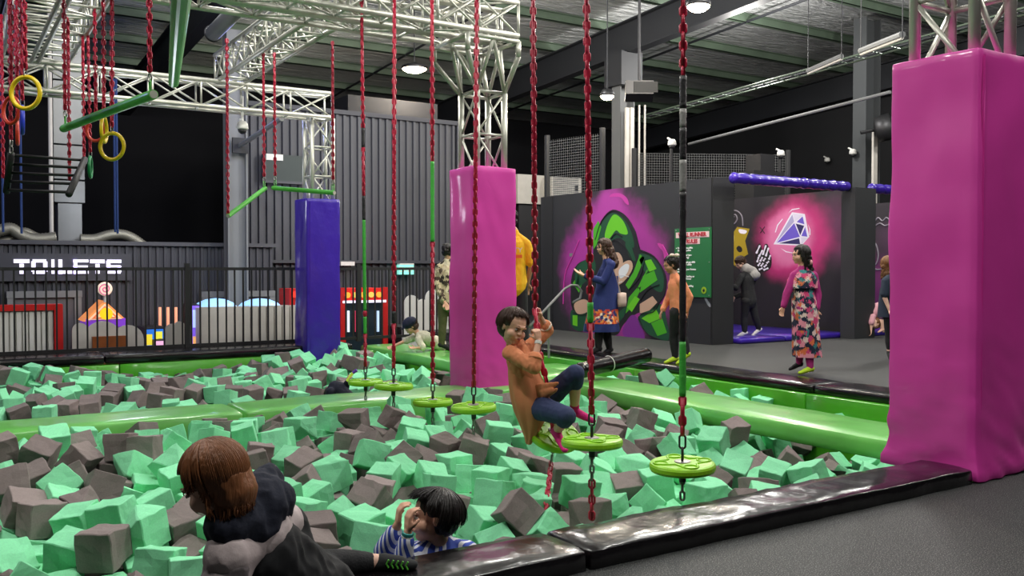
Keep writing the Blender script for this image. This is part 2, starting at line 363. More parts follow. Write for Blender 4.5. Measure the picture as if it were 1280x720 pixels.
# doors in the toilet wall (only their tops show above the deck)
for n_, (xa, xb) in enumerate(((12, 98), (254, 340))):
    a = at(xa, 365, 1, 17.24); c = at(xb, 365, 1, 17.24); fr = M['column']; zt = a.z
    d = MB().box((a.x, 17.2, LOW), (c.x, 17.26, zt - .08)).build('door_%d' % (n_ + 1), mat('door_leaf', '#5b5a5e', .5), None, kind='structure')
    MB().box((a.x - .04, 17.16, LOW), (a.x + .07, 17.27, zt)).box((c.x - .07, 17.16, LOW), (c.x + .04, 17.27, zt)).box((a.x - .05, 17.15, zt - .1), (c.x + .05, 17.28, zt + .01)).build('door_frame', fr, d)
    MB().box(((a.x + c.x) / 2 - .3, 17.14, -.6), ((a.x + c.x) / 2 - .27, 17.18, -.3)).build('door_handle', M['steel'], d)
# ---------------------------------------------------------------- pit edges and mats
def pad(name, a, b, m, label, cat, r=.03, res=.1, amp=.004, freq=5, group=None, seams=(), axis=0, seed=0, parent=None):
    """a run of vinyl covered foam, split at its seams into separate pads"""
    out = []; cuts = [a[axis]] + list(seams) + [b[axis]]
    t = thing(name, label, cat, ((a[0] + b[0]) / 2, (a[1] + b[1]) / 2, a[2]), group)
    for i in range(len(cuts) - 1):
        aa = list(a); bb = list(b); aa[axis] = cuts[i] + .003; bb[axis] = cuts[i + 1] - .003
        MB().rbox(aa, bb, r, res, amp, freq, seed + i).build('pad_section', m, t, smooth=True)
    return t
pad('edge_mat', (-3.2, 2.83, -.02), (4.85, 3.16, .085), M['black'], 'glossy black vinyl edge mat along the near side of the foam pit', 'mat', seams=(-1.0, 2.17), amp=.009, r=.028, res=.05)
pad('edge_mat', (7.4, 2.9, -.06), (7.92, 13.2, .03), M['black'], 'black vinyl edge mat between the pit and the far floor with the children', 'mat', seams=(6.0, 9.3, 11.6), axis=1)
pad('edge_mat', (-3.2, 13.15, -.1), (5.45, 14.05, .03), M['black'], 'black vinyl edge mat below the fence on the arcade side', 'mat', seams=(-.6, 1.9))
pad('pit_wall_pad', (-3.2, 13.14, -.85), (7.35, 13.32, -.1), M['green'], 'bright green padded pit wall under the fence', 'padding', seams=(2.08, 4.9), r=.02, res=.2)
pad('pit_wall_pad', (7.34, 3.3, -.85), (7.5, 13.1, -.06), M['green'], 'bright green padded pit wall below the far edge mat', 'padding', seams=(6.05, 8.7, 10.9), axis=1, r=.02, res=.15)
pad('divider_beam', (-3.4, 8.18, -.48), (5.55, 8.88, -.1), M['beam_green'], 'green padded beam crossing the pit from the left to the middle pink pillar', 'beam', seams=(-.4, 2.35), r=.05, res=.12, amp=.01, freq=2.5)
bw = pad('walkway_beam', (5.8, 3.25, -.21), (6.52, 13.7, -.05), M['beam_green'], 'long green padded walkway beam running past the pillars to the fence', 'beam', seams=(8.6,), axis=1, r=.04, res=.14, amp=.008, freq=2)
for yy in (5.9, 9.9): MB().box((6.05, yy, -.85), (6.25, yy + .2, -.215)).build('support_post', M['green'], bw)
pad('cross_beam', (6.55, 9.6, -.35), (7.32, 10.3, -.12), M['beam_green'], 'short green padded beam joining the walkway to the far pit wall', 'beam', r=.04, res=.14)
# black padded roll lying from the walkway to the far mat
a = P(722, 464, 9.9); c = P(811, 443, 10.7); t = thing('padded_roll', 'black vinyl padded roll lying from the green walkway to the far mat', 'padding', a)
d = (c - a); up = V((0, 0, 1)); sd = d.cross(up).normalized(); mb = MB(); N = 26; prof = []
MB().tube([a + d * (i / N) + up * (.006 * noise.noise(V((i * .7, 0, 0)))) for i in range(N + 1)], [.055 if i in (0, N) else .088 for i in range(N + 1)], 18).build('roll_cover', M['black'], t, smooth=True)
k0 = a + d * .42; MB().ring(k0, d, .089, .006, 20, 6).build('strap', M['white'], t)
# ---------------------------------------------------------------- fence on the arcade side
def fence(name, label, x0, x1, y, z0, z1, sp=.122, posts=(), axis=0):
    f = thing(name, label, 'fence', (x0, y, z0)); first = None; x = x0 + .05
    MB().box((x0, y - .02, z1 - .045), (x1, y + .02, z1)).build('top_rail', M['matte_black'], f)
    MB().box((x0, y - .02, z0 + .03), (x1, y + .02, z0 + .075)).build('bottom_rail', M['matte_black'], f)
    while x < x1:
        if first is None: first = MB().box((-.011, -.011, z0 + .05), (.011, .011, z1 - .02)).build('bar', M['matte_black'], f); first.location = (x, y, 0)
        else: put('bar', first, (x, y, 0), f)
        x += sp
    for p in posts: MB().box((p - .035, y - .035, z0), (p + .035, y + .035, z1 + .06)).build('post', M['matte_black'], f)
    return f
fpx = lambda px: at(px, 380, 1, 13.85).x
fence('railing_fence', 'black tubular railing fence with upright bars between pit and arcade', -1.6, 9.1, 13.85, 0.0, 1.21, .128, [-1.5, fpx(234), fpx(376), fpx(448), 8.9])
XM = 10.15                                                          # face of the mural wall
fence('railing_fence', 'black railing fence piece seen right of the middle pink pillar', 8.95, 10.6, 17.9, .0, at(655, 255, 1, 17.9).z, .14, [])
MB().box((8.9, 18.05, -.1), (10.9, 18.15, 2.1)).build('white_hoarding', M['white'], None); tag(bpy.data.objects['white_hoarding'], 'white panel standing behind the small railing fence', 'panel')
# ---------------------------------------------------------------- mural walls
cz = lambda px, py, v=XM: tuple(at(px, py, 0, v))
cg = at(770, 330, 0, XM)
M['mural1'] = spray('mural_black_magenta', '#232428', [((XM, cg.y + .1, cg.z - .15), (1, 1.75, 1.6), '#a82f96', .6, 1.0, .95), ((XM, cg.y + .2, cg.z + .75), (1, .62, .75), '#b23ca0', .5, 1.0, .9), ((XM, cg.y - .75, cg.z - .35), (1, .55, 1.0), '#9c2f8e', .4, 1.0, .8)])
Yn = at(888, 425, 0, XM).y; Yf = at(676, 300, 0, XM).y; ztop = at(888, 222, 0, XM).z
mw = struct_('wall_mural', MB().box((XM, Yn, -.02), (XM + .16, Yf, ztop)), M['mural1'])
MB().box((XM + .02, Yn - .02, -.02), (XM + .48, Yn, ztop + .01)).build('end_panel', mat('end_panel_paint', '#232427', .6), mw)
MB().box((XM - .02, Yf - .42, -.02), (XM, Yf - .12, ztop)).build('trim_strip', mat('trim_paint', '#1d1e21', .6), mw)
MB().box((XM - .012, at(676, 300, 0, XM).y - 1.08, at(680, 320, 0, XM).z - .02), (XM, at(676, 300, 0, XM).y - .98, at(680, 320, 0, XM).z + .04)).build('wall_plate', M['column'], mw)
# hooded figure painted on the wall: flat shapes, one for each colour area
pm = {k: mat('paint_' + k, c, .6) for k, c in dict(black='#14161a', dkgreen='#0f4a2e', green='#45a81c', ltgreen='#66c41e', skin='#c8a48c', white='#dfe2e6', grey='#8f959c', purple='#7a2a8c', magenta='#c43aa0').items()}
def art(pts, c, layer, sm=True): decal('painted_shape', smooth_pts(pts, 4) if sm else pts, 0, XM, pm[c], mw, layer)
art([(742, 300), (752, 275), (766, 262), (782, 270), (795, 290), (800, 312), (818, 320), (832, 345), (830, 370), (816, 385), (796, 392), (780, 405), (772, 418), (758, 418), (745, 404), (736, 385), (716, 388), (714, 350), (722, 330), (740, 320)], 'black', 1)
art([(744, 300), (753, 278), (766, 266), (780, 274), (790, 292), (792, 310), (776, 298), (766, 300), (750, 312)], 'dkgreen', 2)
art([(756, 296), (760, 280), (768, 268), (779, 276), (785, 292), (776, 292), (770, 288), (762, 298)], 'ltgreen', 3)
art([(752, 316), (766, 302), (780, 312), (788, 322), (780, 338), (768, 344), (752, 335)], 'black', 4)
art([(766, 318), (774, 316), (779, 326), (776, 340), (768, 342), (764, 330)], 'skin', 5)
art([(770, 340), (780, 328), (789, 326), (791, 336), (782, 350), (772, 356)], 'skin', 6)
art([(774, 338), (782, 330), (787, 332), (784, 342), (776, 348)], 'white', 7)
art([(766, 350), (772, 352), (776, 366), (768, 372)], 'grey', 5)
art([(800, 318), (806, 322), (796, 346), (786, 362), (782, 356), (792, 340)], 'green', 2, False)
art([(808, 338), (816, 332), (818, 346), (804, 356), (796, 362)], 'green', 2, False)
art([(786, 372), (798, 358), (800, 364), (790, 384), (782, 392)], 'green', 2, False)
art([(716, 354), (724, 342), (730, 348), (724, 366)], 'green', 2, False)
art([(768, 394), (784, 382), (780, 396), (766, 412), (762, 404)], 'dkgreen', 3, False)
art([(800, 380), (816, 370), (822, 378), (812, 388), (800, 392)], 'skin', 4, False)
art([(798, 396), (826, 380), (834, 404), (836, 424), (824, 424), (806, 414)], 'dkgreen', 2)
art([(802, 398), (820, 386), (826, 398), (812, 404)], 'ltgreen', 3, False)
art([(814, 404), (828, 398), (834, 416), (822, 420)], 'green', 4, False)
art([(718, 380), (730, 374), (738, 380), (734, 390), (722, 392)], 'skin', 4)
art([(714, 388), (722, 390), (736, 392), (736, 408), (724, 414), (714, 406)], 'dkgreen', 2)
art([(716, 394), (722, 394), (722, 408), (716, 406)], 'ltgreen', 3, False)
art([(788, 395), (797, 398), (806, 424), (786, 424), (778, 414)], 'purple', 2)
for pts in ([(762, 246), (766, 242), (776, 242), (784, 248), (786, 256), (782, 254), (776, 247), (768, 246)], [(822, 304), (828, 306), (834, 318), (834, 330), (831, 328), (829, 315), (824, 309)]): art(pts, 'magenta', 2)
for k in range(3): decal('painted_shape', [(792 + k * 2, 294 + k * 3), (793.2 + k * 2, 294 + k * 3), (796 + k * 2.4, 304 + k * 4), (794.6 + k * 2.4, 304 + k * 4)], 0, XM, pm['black'], mw, 3)
art([(888 - 4, 330), (888, 322), (888, 318), (886, 318), (880, 328), (877, 345), (878, 365), (884, 380), (888, 384), (888, 380), (884, 374), (880, 362), (880, 345)], 'grey', 2)
def ink(pts, c='black', th=.009, n=4): q = [at(*p, 0, XM - .006) for p in smooth_pts(pts, n, False)]; MB().tube(q, th, 4).build('painted_line', pm[c], mw)
art([(720, 336), (730, 326), (742, 322), (744, 340), (732, 352), (720, 360)], 'dkgreen', 2)
art([(798, 318), (816, 322), (829, 342), (828, 364), (816, 360), (806, 340)], 'dkgreen', 2); art([(806, 326), (814, 324), (821, 336), (812, 340)], 'ltgreen', 4, False); art([(804, 345), (818, 338), (822, 350), (800, 366)], 'green', 4, False)
art([(786, 296), (791, 312), (795, 326), (788, 322), (782, 306)], 'dkgreen', 5); art([(742, 286), (748, 276), (752, 284), (746, 306), (742, 312)], 'green', 4, False)
art([(784, 384), (794, 370), (800, 374), (790, 390)], 'ltgreen', 4, False); art([(756, 398), (764, 398), (766, 414), (756, 412)], 'dkgreen', 3, False)
for pts in ([(744, 300), (752, 276), (766, 263), (782, 270), (794, 290), (799, 312)], [(799, 312), (818, 321), (832, 345), (830, 370), (816, 386)], [(756, 314), (768, 300), (782, 310), (790, 324)], [(800, 392), (816, 390), (824, 378)], [(716, 390), (728, 394), (738, 390)], [(798, 396), (808, 416), (824, 424)], [(786, 362), (800, 346), (806, 324)], [(800, 376), (810, 362), (824, 356)]): ink(pts)
ink([(766, 350), (776, 344), (786, 346)], 'white', .008); ink([(768, 356), (778, 352)], 'white', .008); ink([(764, 298), (770, 292), (778, 296)], 'black', .014)
ink([(724, 300), (716, 320), (706, 344), (704, 380)], 'magenta', .012); ink([(828, 306), (836, 322), (838, 340)], 'magenta', .01)
# rules board
bz = [at(*p, 0, XM - .02) for p in ((844, 286), (889, 279), (889, 372), (844, 374))]
sg = MB().box((XM - .03, bz[1].y, bz[2].z), (XM - .008, bz[0].y, bz[0].z)).build('rules_sign', mat('sign_green', '#1f6b3a', .45)); tag(sg, 'green rules board with white text on the black mural wall', 'sign')
by = (bz[0].y + bz[1].y) / 2; wq = bz[0].y - bz[1].y; hq = bz[0].z - bz[2].z; z1 = bz[0].z
wm = mat('sign_text_white', '#f1f1f1', .5); rm = mat('sign_text_red', '#b32032', .5)
for i, (s_, zz, ww) in enumerate((('WALL RUNNER', .1, .92), ('RULES', .195, .42))):
    MB().box((XM - .034, by - wq * ww / 2 + .0, z1 - hq * zz - .045), (XM - .03, by + wq * ww / 2, z1 - hq * zz + .045)).build('title_band', mat('title_pink', '#e9c9cd', .5), sg)
    text(s_, .088, (XM - .037, by, z1 - hq * zz), '-X', rm, 'title_text', sg, bold=.003, sx=1.02)
lines = ['One at a time whilst', 'on the trampoline', '', 'Wait for your turn', 'on the padding!', '', "Don't attempt any skills", 'beyond your ability', '', 'Never stop your bounce', 'and travel', '', 'Finish up by landing on', 'the feet and knees', '', '', 'No hanging or pulling', 'on the wall']
for i, s_ in enumerate(lines):
    if s_:
        zz = z1 - hq * (.29 + i * .0345)
        text(s_, .042, (XM - .033, bz[0].y - .07, zz), '-X', wm, 'rule_text', sg, align='LEFT', bold=.0012)
        if i in (0, 3, 6, 9, 12, 16): MB().box((XM - .033, bz[0].y - .05, zz - .008), (XM - .03, bz[0].y - .034, zz + .008)).build('bullet', wm, sg)
MB().lathe((XM - .03, bz[1].y + .14, z1 - hq * .9), [(.055, 0), (.055, .004)], 20, V((-1, 0, 0))).build('badge', mat('badge_olive', '#8fae1e', .5), sg)
MB().lathe((XM - .034, bz[1].y + .14, z1 - hq * .9), [(.022, 0), (.022, .004)], 16, V((-1, 0, 0))).build('badge_mark', pm['black'], sg)
for (yy, zz) in ((bz[0].y - .03, z1 - .03), (bz[1].y + .03, z1 - .03), (bz[0].y - .03, bz[2].z + .03), (bz[1].y + .03, bz[2].z + .03), (bz[1].y + .03, z1 - hq / 2)):
    MB().lathe((XM - .03, yy, zz), [(.01, 0), (.008, .005)], 10, V((-1, 0, 0))).build('screw', M['steel'], sg)
# alcove: post, purple padded bars, second mural, purple mats
YA = 10.05; X2 = 13.5
c2 = at(992, 300, 0, X2)
M['mural2'] = spray('mural_pink_glow', '#201e24', [((X2, c2.y + 3.0, c2.z - .2), (1, 1.4, 1.2), '#6a3560', .2, 1.1, .6), ((X2, c2.y - .9, c2.z + .1), (1, 1.0, .8), '#7a3a68', .2, 1.0, .55), ((X2, c2.y, c2.z), (1, 1.05, .98), '#c22f78', .5, 1.0, .95), ((X2, c2.y + .12, c2.z + .05), (1, .72, .68), '#dc7cab', .55, .95, .9)])
Yb = at(912, 300, 0, X2).y + 1.0
m2 = struct_('wall_mural_alcove', MB().box((X2, YA, -.02), (X2 + .15, Yb, 2.58)), M['mural2'])
struct_('wall_alcove_back', MB().box((XM + .16, Yf - .1, -.02), (X2, Yf, 2.5)), mat('alcove_back_paint', '#1f2023', .7))
pp = struct_('trim_post', MB().box((13.05, 9.74, -.01), (13.6, 10.02, at(1076, 236, 1, 9.9).z)), mat('post_paint', '#2a2c2f', .6))
def art2(pts, c, layer, sm=False): decal('painted_shape', smooth_pts(pts, 4) if sm else pts, 0, X2, c, m2, layer)
k2 = {k: mat('mural_' + k, c, .6) for k, c in dict(white='#e8e4f2', violet='#6a58c8', indigo='#2c2660', lilac='#a9a4cc', pale='#d9d4e8', olive='#a08a1c', gold='#c9b85a', black='#141216', line='#8f8a94', pinkline='#e6b4d0').items()}
Q = lambda x, y: (905 + x * 170 / 720, 235 + y * 170 / 720)
art2([Q(262, 298), Q(360, 128), Q(428, 138), Q(452, 258), Q(410, 306)], k2['white'], 1)
art2([Q(275, 290), Q(362, 140), Q(372, 178)], k2['lilac'], 2)
art2([Q(364, 134), Q(424, 142), Q(376, 178)], k2['pale'], 2)
art2([Q(280, 290), Q(372, 186), Q(402, 258)], k2['violet'], 2)
art2([Q(385, 180), Q(417, 150), Q(426, 192)], k2['violet'], 2)
art2([Q(380, 188), Q(425, 200), Q(404, 250)], k2['indigo'], 2)
art2([Q(410, 254), Q(430, 206), Q(442, 258)], k2['violet'], 2)
art2([Q(290, 293), Q(398, 266), Q(404, 298)], k2['indigo'], 2)
art2([Q(408, 262), Q(444, 264), Q(412, 296)], k2['pale'], 2)
for pts in ([(340, 134), (360, 112), (400, 106), (400, 110), (362, 117)], [(270, 235), (282, 195), (310, 162), (312, 166), (287, 198), (275, 235)], [(445, 190), (458, 220), (458, 250), (452, 248), (453, 222)], [(300, 318), (330, 335), (365, 342), (364, 346), (328, 340)]): art2([Q(*p) for p in pts], k2['white'], 3)
art2([Q(28, 392), Q(34, 260), Q(70, 206), Q(136, 216), Q(112, 280), Q(128, 350), Q(92, 372), Q(72, 420)], k2['olive'], 1)
art2([Q(80, 218), Q(120, 226), Q(112, 242), Q(84, 238)], k2['white'], 2, True)
art2([Q(66, 320), Q(78, 306), Q(94, 316), Q(96, 334), Q(80, 340)], k2['black'], 2, True)
art2([Q(30, 260), Q(44, 240), Q(56, 262), Q(42, 330), Q(30, 340)], k2['gold'], 2, True)
for pts in ([(165, 350), (175, 310), (192, 295), (205, 330), (215, 300), (232, 300), (240, 340), (252, 370), (248, 420), (215, 444), (175, 440), (168, 400)],): art2([Q(*p) for p in pts], k2['black'], 1, True)
for pts in ([(172, 345), (182, 318), (190, 305)], [(186, 362), (196, 338), (204, 330)], [(206, 352), (216, 325), (222, 305)], [(222, 360), (232, 335), (236, 318)], [(238, 378), (246, 356)], [(176, 392), (184, 366)], [(192, 388), (204, 366)], [(208, 386), (220, 372)], [(226, 398), (238, 388)], [(180, 412), (192, 396)], [(196, 414), (208, 398)], [(212, 418), (226, 406)], [(186, 432), (204, 424)], [(210, 434), (234, 424)]):
    (xa_, ya_), (xb_, yb_) = pts[0], pts[-1]; L_ = math.hypot(xb_ - xa_, yb_ - ya_); nx_, ny_ = -(yb_ - ya_) / L_ * 4.5, (xb_ - xa_) / L_ * 4.5
    art2([Q(xa_ - nx_ * 1.2, ya_ - ny_ * 1.2), Q((xa_ + xb_) / 2 - nx_ * .7, (ya_ + yb_) / 2 - ny_ * .7), Q(xb_ - nx_, yb_ - ny_), Q(xb_ + nx_, yb_ + ny_), Q((xa_ + xb_) / 2 + nx_ * .7, (ya_ + yb_) / 2 + ny_ * .7), Q(xa_ + nx_ * 1.2, ya_ + ny_ * 1.2)], k2['white'], 2, True)
def strokes(parent, X0, pts, th, m_, lay=2, n=5):
    q = [at(*p, 0, X0 - .006) for p in smooth_pts(pts, n, False)]; MB().tube(q, th, 5).build('painted_line', m_, parent)
strokes(m2, X2, [Q(30, 118), Q(70, 122), Q(95, 150), Q(100, 200)], .012, k2['line'])
strokes(m2, X2, [Q(40, 150), Q(60, 140), Q(70, 165), Q(52, 190), Q(40, 175), Q(55, 150)], .012, k2['line'])
strokes(m2, X2, [Q(190, 208), Q(215, 240)], .008, k2['black']); strokes(m2, X2, [Q(215, 205), Q(192, 238)], .008, k2['black'])
# black pipe outline drawing on the end panel of the first wall
ep = [(912, 330), (908, 350), (909, 372), (913, 378)]
X3 = 16.6
c3 = at(1098, 330, 0, X3)
m3 = struct_('wall_mural_right', MB().box((X3, YA, -.02), (X3 + .15, 16, 2.55)), spray('mural_plum', '#2a242c', [((X3, c3.y, c3.z - .5), (1, 2.0, .9), '#7a2f6e', .2, 1.0, .8), ((X3, c3.y - .5, c3.z + .5), (1, 1.0, .5), '#5a3a56', .2, 1.0, .6)]))
for pts in ([(1094, 276), (1098, 272), (1103, 276), (1108, 272), (1113, 276)], [(1094, 282), (1100, 279), (1106, 282), (1112, 280)], [(1089, 330), (1095, 330), (1098, 318), (1094, 304), (1088, 310), (1090, 322)], [(1089, 332), (1096, 337), (1106, 334), (1114, 322)]): strokes(m3, X3, pts, .013, k2['line'])
for x0, x1, lab in ((at(914, 222, 1, 9.88).x, 13.05, 'purple wrapped padded bar spanning the alcove above the diamond mural'), (13.62, 17.5, 'purple wrapped padded bar right of the dark post')):
    za = at(990, 228, 1, 9.88).z; t = thing('padded_bar', lab, 'bar', (x0, 9.88, za))
    n = int((x1 - x0) / .04); MB().tube([(x0 + (x1 - x0) * i / n, 9.88, za) for i in range(n + 1)], [(.05 if i in (0, n) else .083 + .004 * math.sin(i * 1.1) + .012 * noise.noise(V((i * .5, 3, 1)))) for i in range(n + 1)], 14).build('cover', M['purple'], t, smooth=True)
pad('landing_mat', (XM + .5, 10.03, 0), (13.35, 13.2, .09), M['purple'], 'purple vinyl floor mat inside the diamond mural alcove', 'mat', seams=(11.7,), r=.03, res=.3)
pad('landing_mat', (13.65, 9.98, 0), (16.5, 13.2, .09), M['purple'], 'purple vinyl floor mat right of the dark post', 'mat', r=.03, res=.3)
# silver handrail in front of the mural wall
q = [P(662, 408, 11.6), P(690, 378, 12.1), P(706, 361, 12.4), P(714, 356.5, 12.5), P(722, 357, 12.5), P(727, 364, 12.5), P(725, 373, 12.5), P(716, 378, 12.4)]
hr = thing('handrail', 'grey steel handrail with a curved end before the hooded figure mural', 'handrail', (q[0].x, q[0].y, 0)); MB().tube(q, .017, 10).build('rail', M['column'], hr, smooth=True)
MB().tube([P(686, 382, 12.05), V((P(686, 382, 12.05).x, P(686, 382, 12.05).y, 0))], .016, 8).build('upright', M['column'], hr)
# ---------------------------------------------------------------- padded pillars and the truss frame
def pillar(lab, x0, y0, w, z0, z1, m, seed, flare=0, amp=.02):
    t = thing('padded_pillar', lab, 'pillar', (x0 + w / 2, y0 + w / 2, z0))
    MB().rbox((x0, y0, z0), (x0 + w, y0 + w, z1), .024, .03, amp, 1.3, seed, flare, .02).build('cover', m, t, smooth=True)
    MB().box((x0 + .05, y0 - .004, z0 + .1), (x0 + .055, y0 + .01, z1 - .05)).build('seam', m, t)
    return t
g = at(1225, 55, 1, 2.86); XP = g.x; print('pillar R', g)
pillar('large magenta padded pillar standing on the right of the near mat', XP, 2.86, .56, .0, g.z, M['pink'], 1, .13, .022)
gm = P(592, 207, 9.72); print('pillar M', gm)
pillar('magenta padded pillar in the middle of the foam pit', gm.x, gm.y, .55, -.5, gm.z, M['pink'], 5)
gp = at(383, 247, 1, 12.95); print('pillar P', gp)
pillar('purple padded pillar in front of the fence', gp.x, gp.y, .53, -.3, gp.z, M['purple'], 9, 0, .012)
def rod(a, b, r, name, parent, m=None): return MB().tube([a, b], r, 8).build(name, m or M['alu'], parent, smooth=True)
def truss(lab, a, b, wv, hv, panel=.5, r=.03, rb=.0125, xb=1, group='aluminium trusses'):
    """box truss: four chords from a to b, wv and hv the two cross axes"""
    a = V(a); b = V(b); wv = V(wv); hv = V(hv); t = thing('truss', lab, 'truss', a, group); L = (b - a).length; n = max(1, round(L / panel)); d = (b - a) / n
    cs = [V((0, 0, 0)), wv, wv + hv, hv]
    for c in cs: rod(a + c, b + c, r, 'chord', t)
    for i in range(n + 1):
        for k in range(4):
            rod(a + cs[k] + d * i, a + cs[(k + 1) % 4] + d * i, rb * 1.15, 'strut', t)
    for i in range(n):
        for k in range(4):
            p, q = (cs[k], cs[(k + 1) % 4]) if i % 2 else (cs[(k + 1) % 4], cs[k])
            rod(a + p + d * i, a + q + d * (i + 1), rb, 'brace', t)
            if k in (1, 3) and xb: rod(a + q + d * i, a + p + d * (i + 1), rb, 'brace', t)
    return t
GT = 'aluminium trusses'
# rear beam, over the purple pillar
zr = at(415, 147, 1, 12.95).z; xr = at(415, 140, 1, 12.95).x; hr_ = at(415, 117, 1, 12.95).z - zr; print('rear', xr, zr, hr_)
truss('long aluminium truss beam crossing behind the rings to the purple pillar', (-2.6, 12.95, zr), (xr, 12.95, zr), (0, .31, 0), (0, 0, hr_), .62)
tw = .33
truss('aluminium truss column rising from the purple pillar', (gp.x + .12, gp.y + .08, gp.z - .1), (gp.x + .12, gp.y + .08, zr), (tw, 0, 0), (0, tw, 0), .45, .034, xb=0)
# front beam (two trusses side by side) over the middle pillar
A0 = P(648, 45, 9.62); print('front', A0)
zf = A0.z; hf = P(648, 4, 9.62).z - zf; y0f = A0.y
truss('aluminium truss beam ending above the middle pillar, nearer of the pair', (-1.5, y0f, zf), (A0.x, y0f, zf), (0, .34, 0), (0, 0, hf), .5)
truss('aluminium truss beam above the middle pillar, farther of the pair', (-1.5, y0f + .4, zf), (A0.x - .02, y0f + .4, zf), (0, .34, 0), (0, 0, hf), .5)
# column over the middle pillar and its flared head
cx, cy = gm.x + .1, gm.y + .1; zt = P(600, 112, 9.8).z
truss('aluminium truss column rising from the middle pillar', (cx, cy, gm.z - .1), (cx, cy, zt), (.35, 0, 0), (0, .35, 0), .46, .036, xb=0)
hd = thing('flared_truss', 'flared aluminium head joining the middle column to the twin beams', 'truss', (cx, cy, zt))
x1h = A0.x; x0h = A0.x - .62; q0 = [V((cx, cy, zt)), V((cx + .35, cy, zt)), V((cx + .35, cy + .35, zt)), V((cx, cy + .35, zt))]
q1 = [V((x0h, y0f, zf - .06)), V((x1h, y0f, zf - .06)), V((x1h, y0f + .74, zf - .06)), V((x0h, y0f + .74, zf - .06))]
for i in range(4):
    mid = q1[i] + V((0, 0, -.16)); rod(q0[i], mid, .028, 'leg', hd); rod(mid, q1[i], .028, 'leg', hd); rod(q1[i], q1[(i + 1) % 4], .024, 'rail', hd); rod(q0[i], q0[(i + 1) % 4], .02, 'rail', hd)
    m_ = (q1[i] + q1[(i + 1) % 4]) / 2; rod(q0[i], m_, .02, 'brace', hd); rod(q0[(i + 1) % 4], m_, .02, 'brace', hd)
# column over the right pillar
truss('aluminium truss column rising from the large right pillar', (XP + .08, 2.94, g.z - .15), (XP + .08, 2.94, 4.3), (.37, 0, 0), (0, .37, 0), .5, .034, .017, xb=0)
truss('aluminium truss beam along the near edge of the pit, above the frame', (-1.5, 2.9, 4.3), (XP + .6, 2.9, 4.3), (0, .34, 0), (0, 0, .35), .6)
# beam along Y over the discs
xt = at(308, 104, 1, 12.9).x; zt1 = zr + hr_ + .03
truss('long aluminium truss running front to back above the hanging discs', (xt - .36, y0f + .78, zt1), (xt - .36, 13.2, zt1), (.36, 0, 0), (0, 0, .38), .5)
truss('aluminium truss above the nearer hanging discs', (xt - .36, 3.3, zt1), (xt - .36, y0f - .04, zt1), (.36, 0, 0), (0, 0, .38), .5)
# ladder-like frame on the left
xa = at(3, 70, 1, 12.9).x; xb = at(86, 73, 1, 12.9).x; print('T2', xa, xb, 'T1', xt, zt1)
lt = truss('wide ladder-like aluminium truss at the upper left carrying the ring chains', (xa, 5.5, zt1), (xa, 13.0, zt1), (xb - xa, 0, 0), (0, 0, .36), .42, .03, .013, 0)
rod(V(((xa + xb) / 2 - .05, 5.5, zt1 - .03)), V(((xa + xb) / 2 - .05, 13.0, zt1 - .03)), .028, 'centre_rail', lt); rod(V(((xa + xb) / 2 + .03, 5.5, zt1 - .03)), V(((xa + xb) / 2 + .03, 13.0, zt1 - .03)), .028, 'centre_rail', lt)
# ================================================================ BUILDING FITTINGS
def ibeam_col(lab, x, y, z0, z1, w, m, wide=.3):
    t = thing('building_column', lab, 'column', (x, y, z0))
    MB().box((x - w / 2, y - .012, z0), (x + w / 2, y + .012, z1)).build('web', m, t)
    for s in (-1, 1): MB().box((x + s * w / 2 - .015, y - wide / 2, z0), (x + s * w / 2 + .015, y + wide / 2, z1)).build('flange', m, t)
    return t
a = at(779, 130, 0, 13.0); c1 = ibeam_col('grey steel column carrying the roof beam behind the mural wall', 13.0, a.y, LOW, roof_z(a.y) - .95, .38, mat('roof_column', '#606263', .7))
MB().box((12.7, a.y - .3, roof_z(a.y) - 1.7), (13.3, a.y + .3, roof_z(a.y) - .95)).build('dark_capital', M['girder'], c1)
pz = at(791, 150, 1, a.y - .25); t = thing('conduit_pipe', 'pair of pale conduits running down the roof column', 'pipe', (pz.x, pz.y, 2)); 
for px in (783, 789): q = at(px, 150, 1, a.y - .3); MB().box((q.x - .05, q.y - .05, 0), (q.x + .04, q.y, at(px, 135, 1, a.y - .3).z)).build('casing', M['white2'], t)
t = thing('hanging_rods', 'two thin pale drop rods right of the roof column', 'pipe', (a.x + .5, a.y, 2.2))
for px in (799, 806): q = at(px, 150, 1, a.y - .3); MB().tube([(q.x, q.y, 0), (q.x, q.y, at(px, 137, 1, a.y - .3).z + .1)], .022, 8).build('rod', M['white2'], t)
q = P(799, 112, 15.6); t = thing('loudspeaker', 'dark wedge shaped loudspeaker mounted beside the roof column', 'speaker', q)
ax = RV * .24; ay = V((0, 0, .15)); az = (FV * .2 + RV * -.08)
MB().add([q + ax * i + ay * j * (.75 if k < 0 else 1.15) + az * k + RV * (.1 * k) for i in (-1, 1) for j in (-1, 1) for k in (-1, 1)], [(0, 1, 3, 2), (4, 6, 7, 5), (0, 4, 5, 1), (2, 3, 7, 6), (0, 2, 6, 4), (1, 5, 7, 3)]).build('cabinet', M['steel_dark'], t)
MB().obox(q - az * 1.02, ax * .85, ay * .6, az * .03).build('grille', M['matte_black'], t)
MB().tube([q + ay * .5, V((q.x, q.y, roof_z(q.y) - .03))], .025, 8).build('bracket', M['steel_dark'], t)
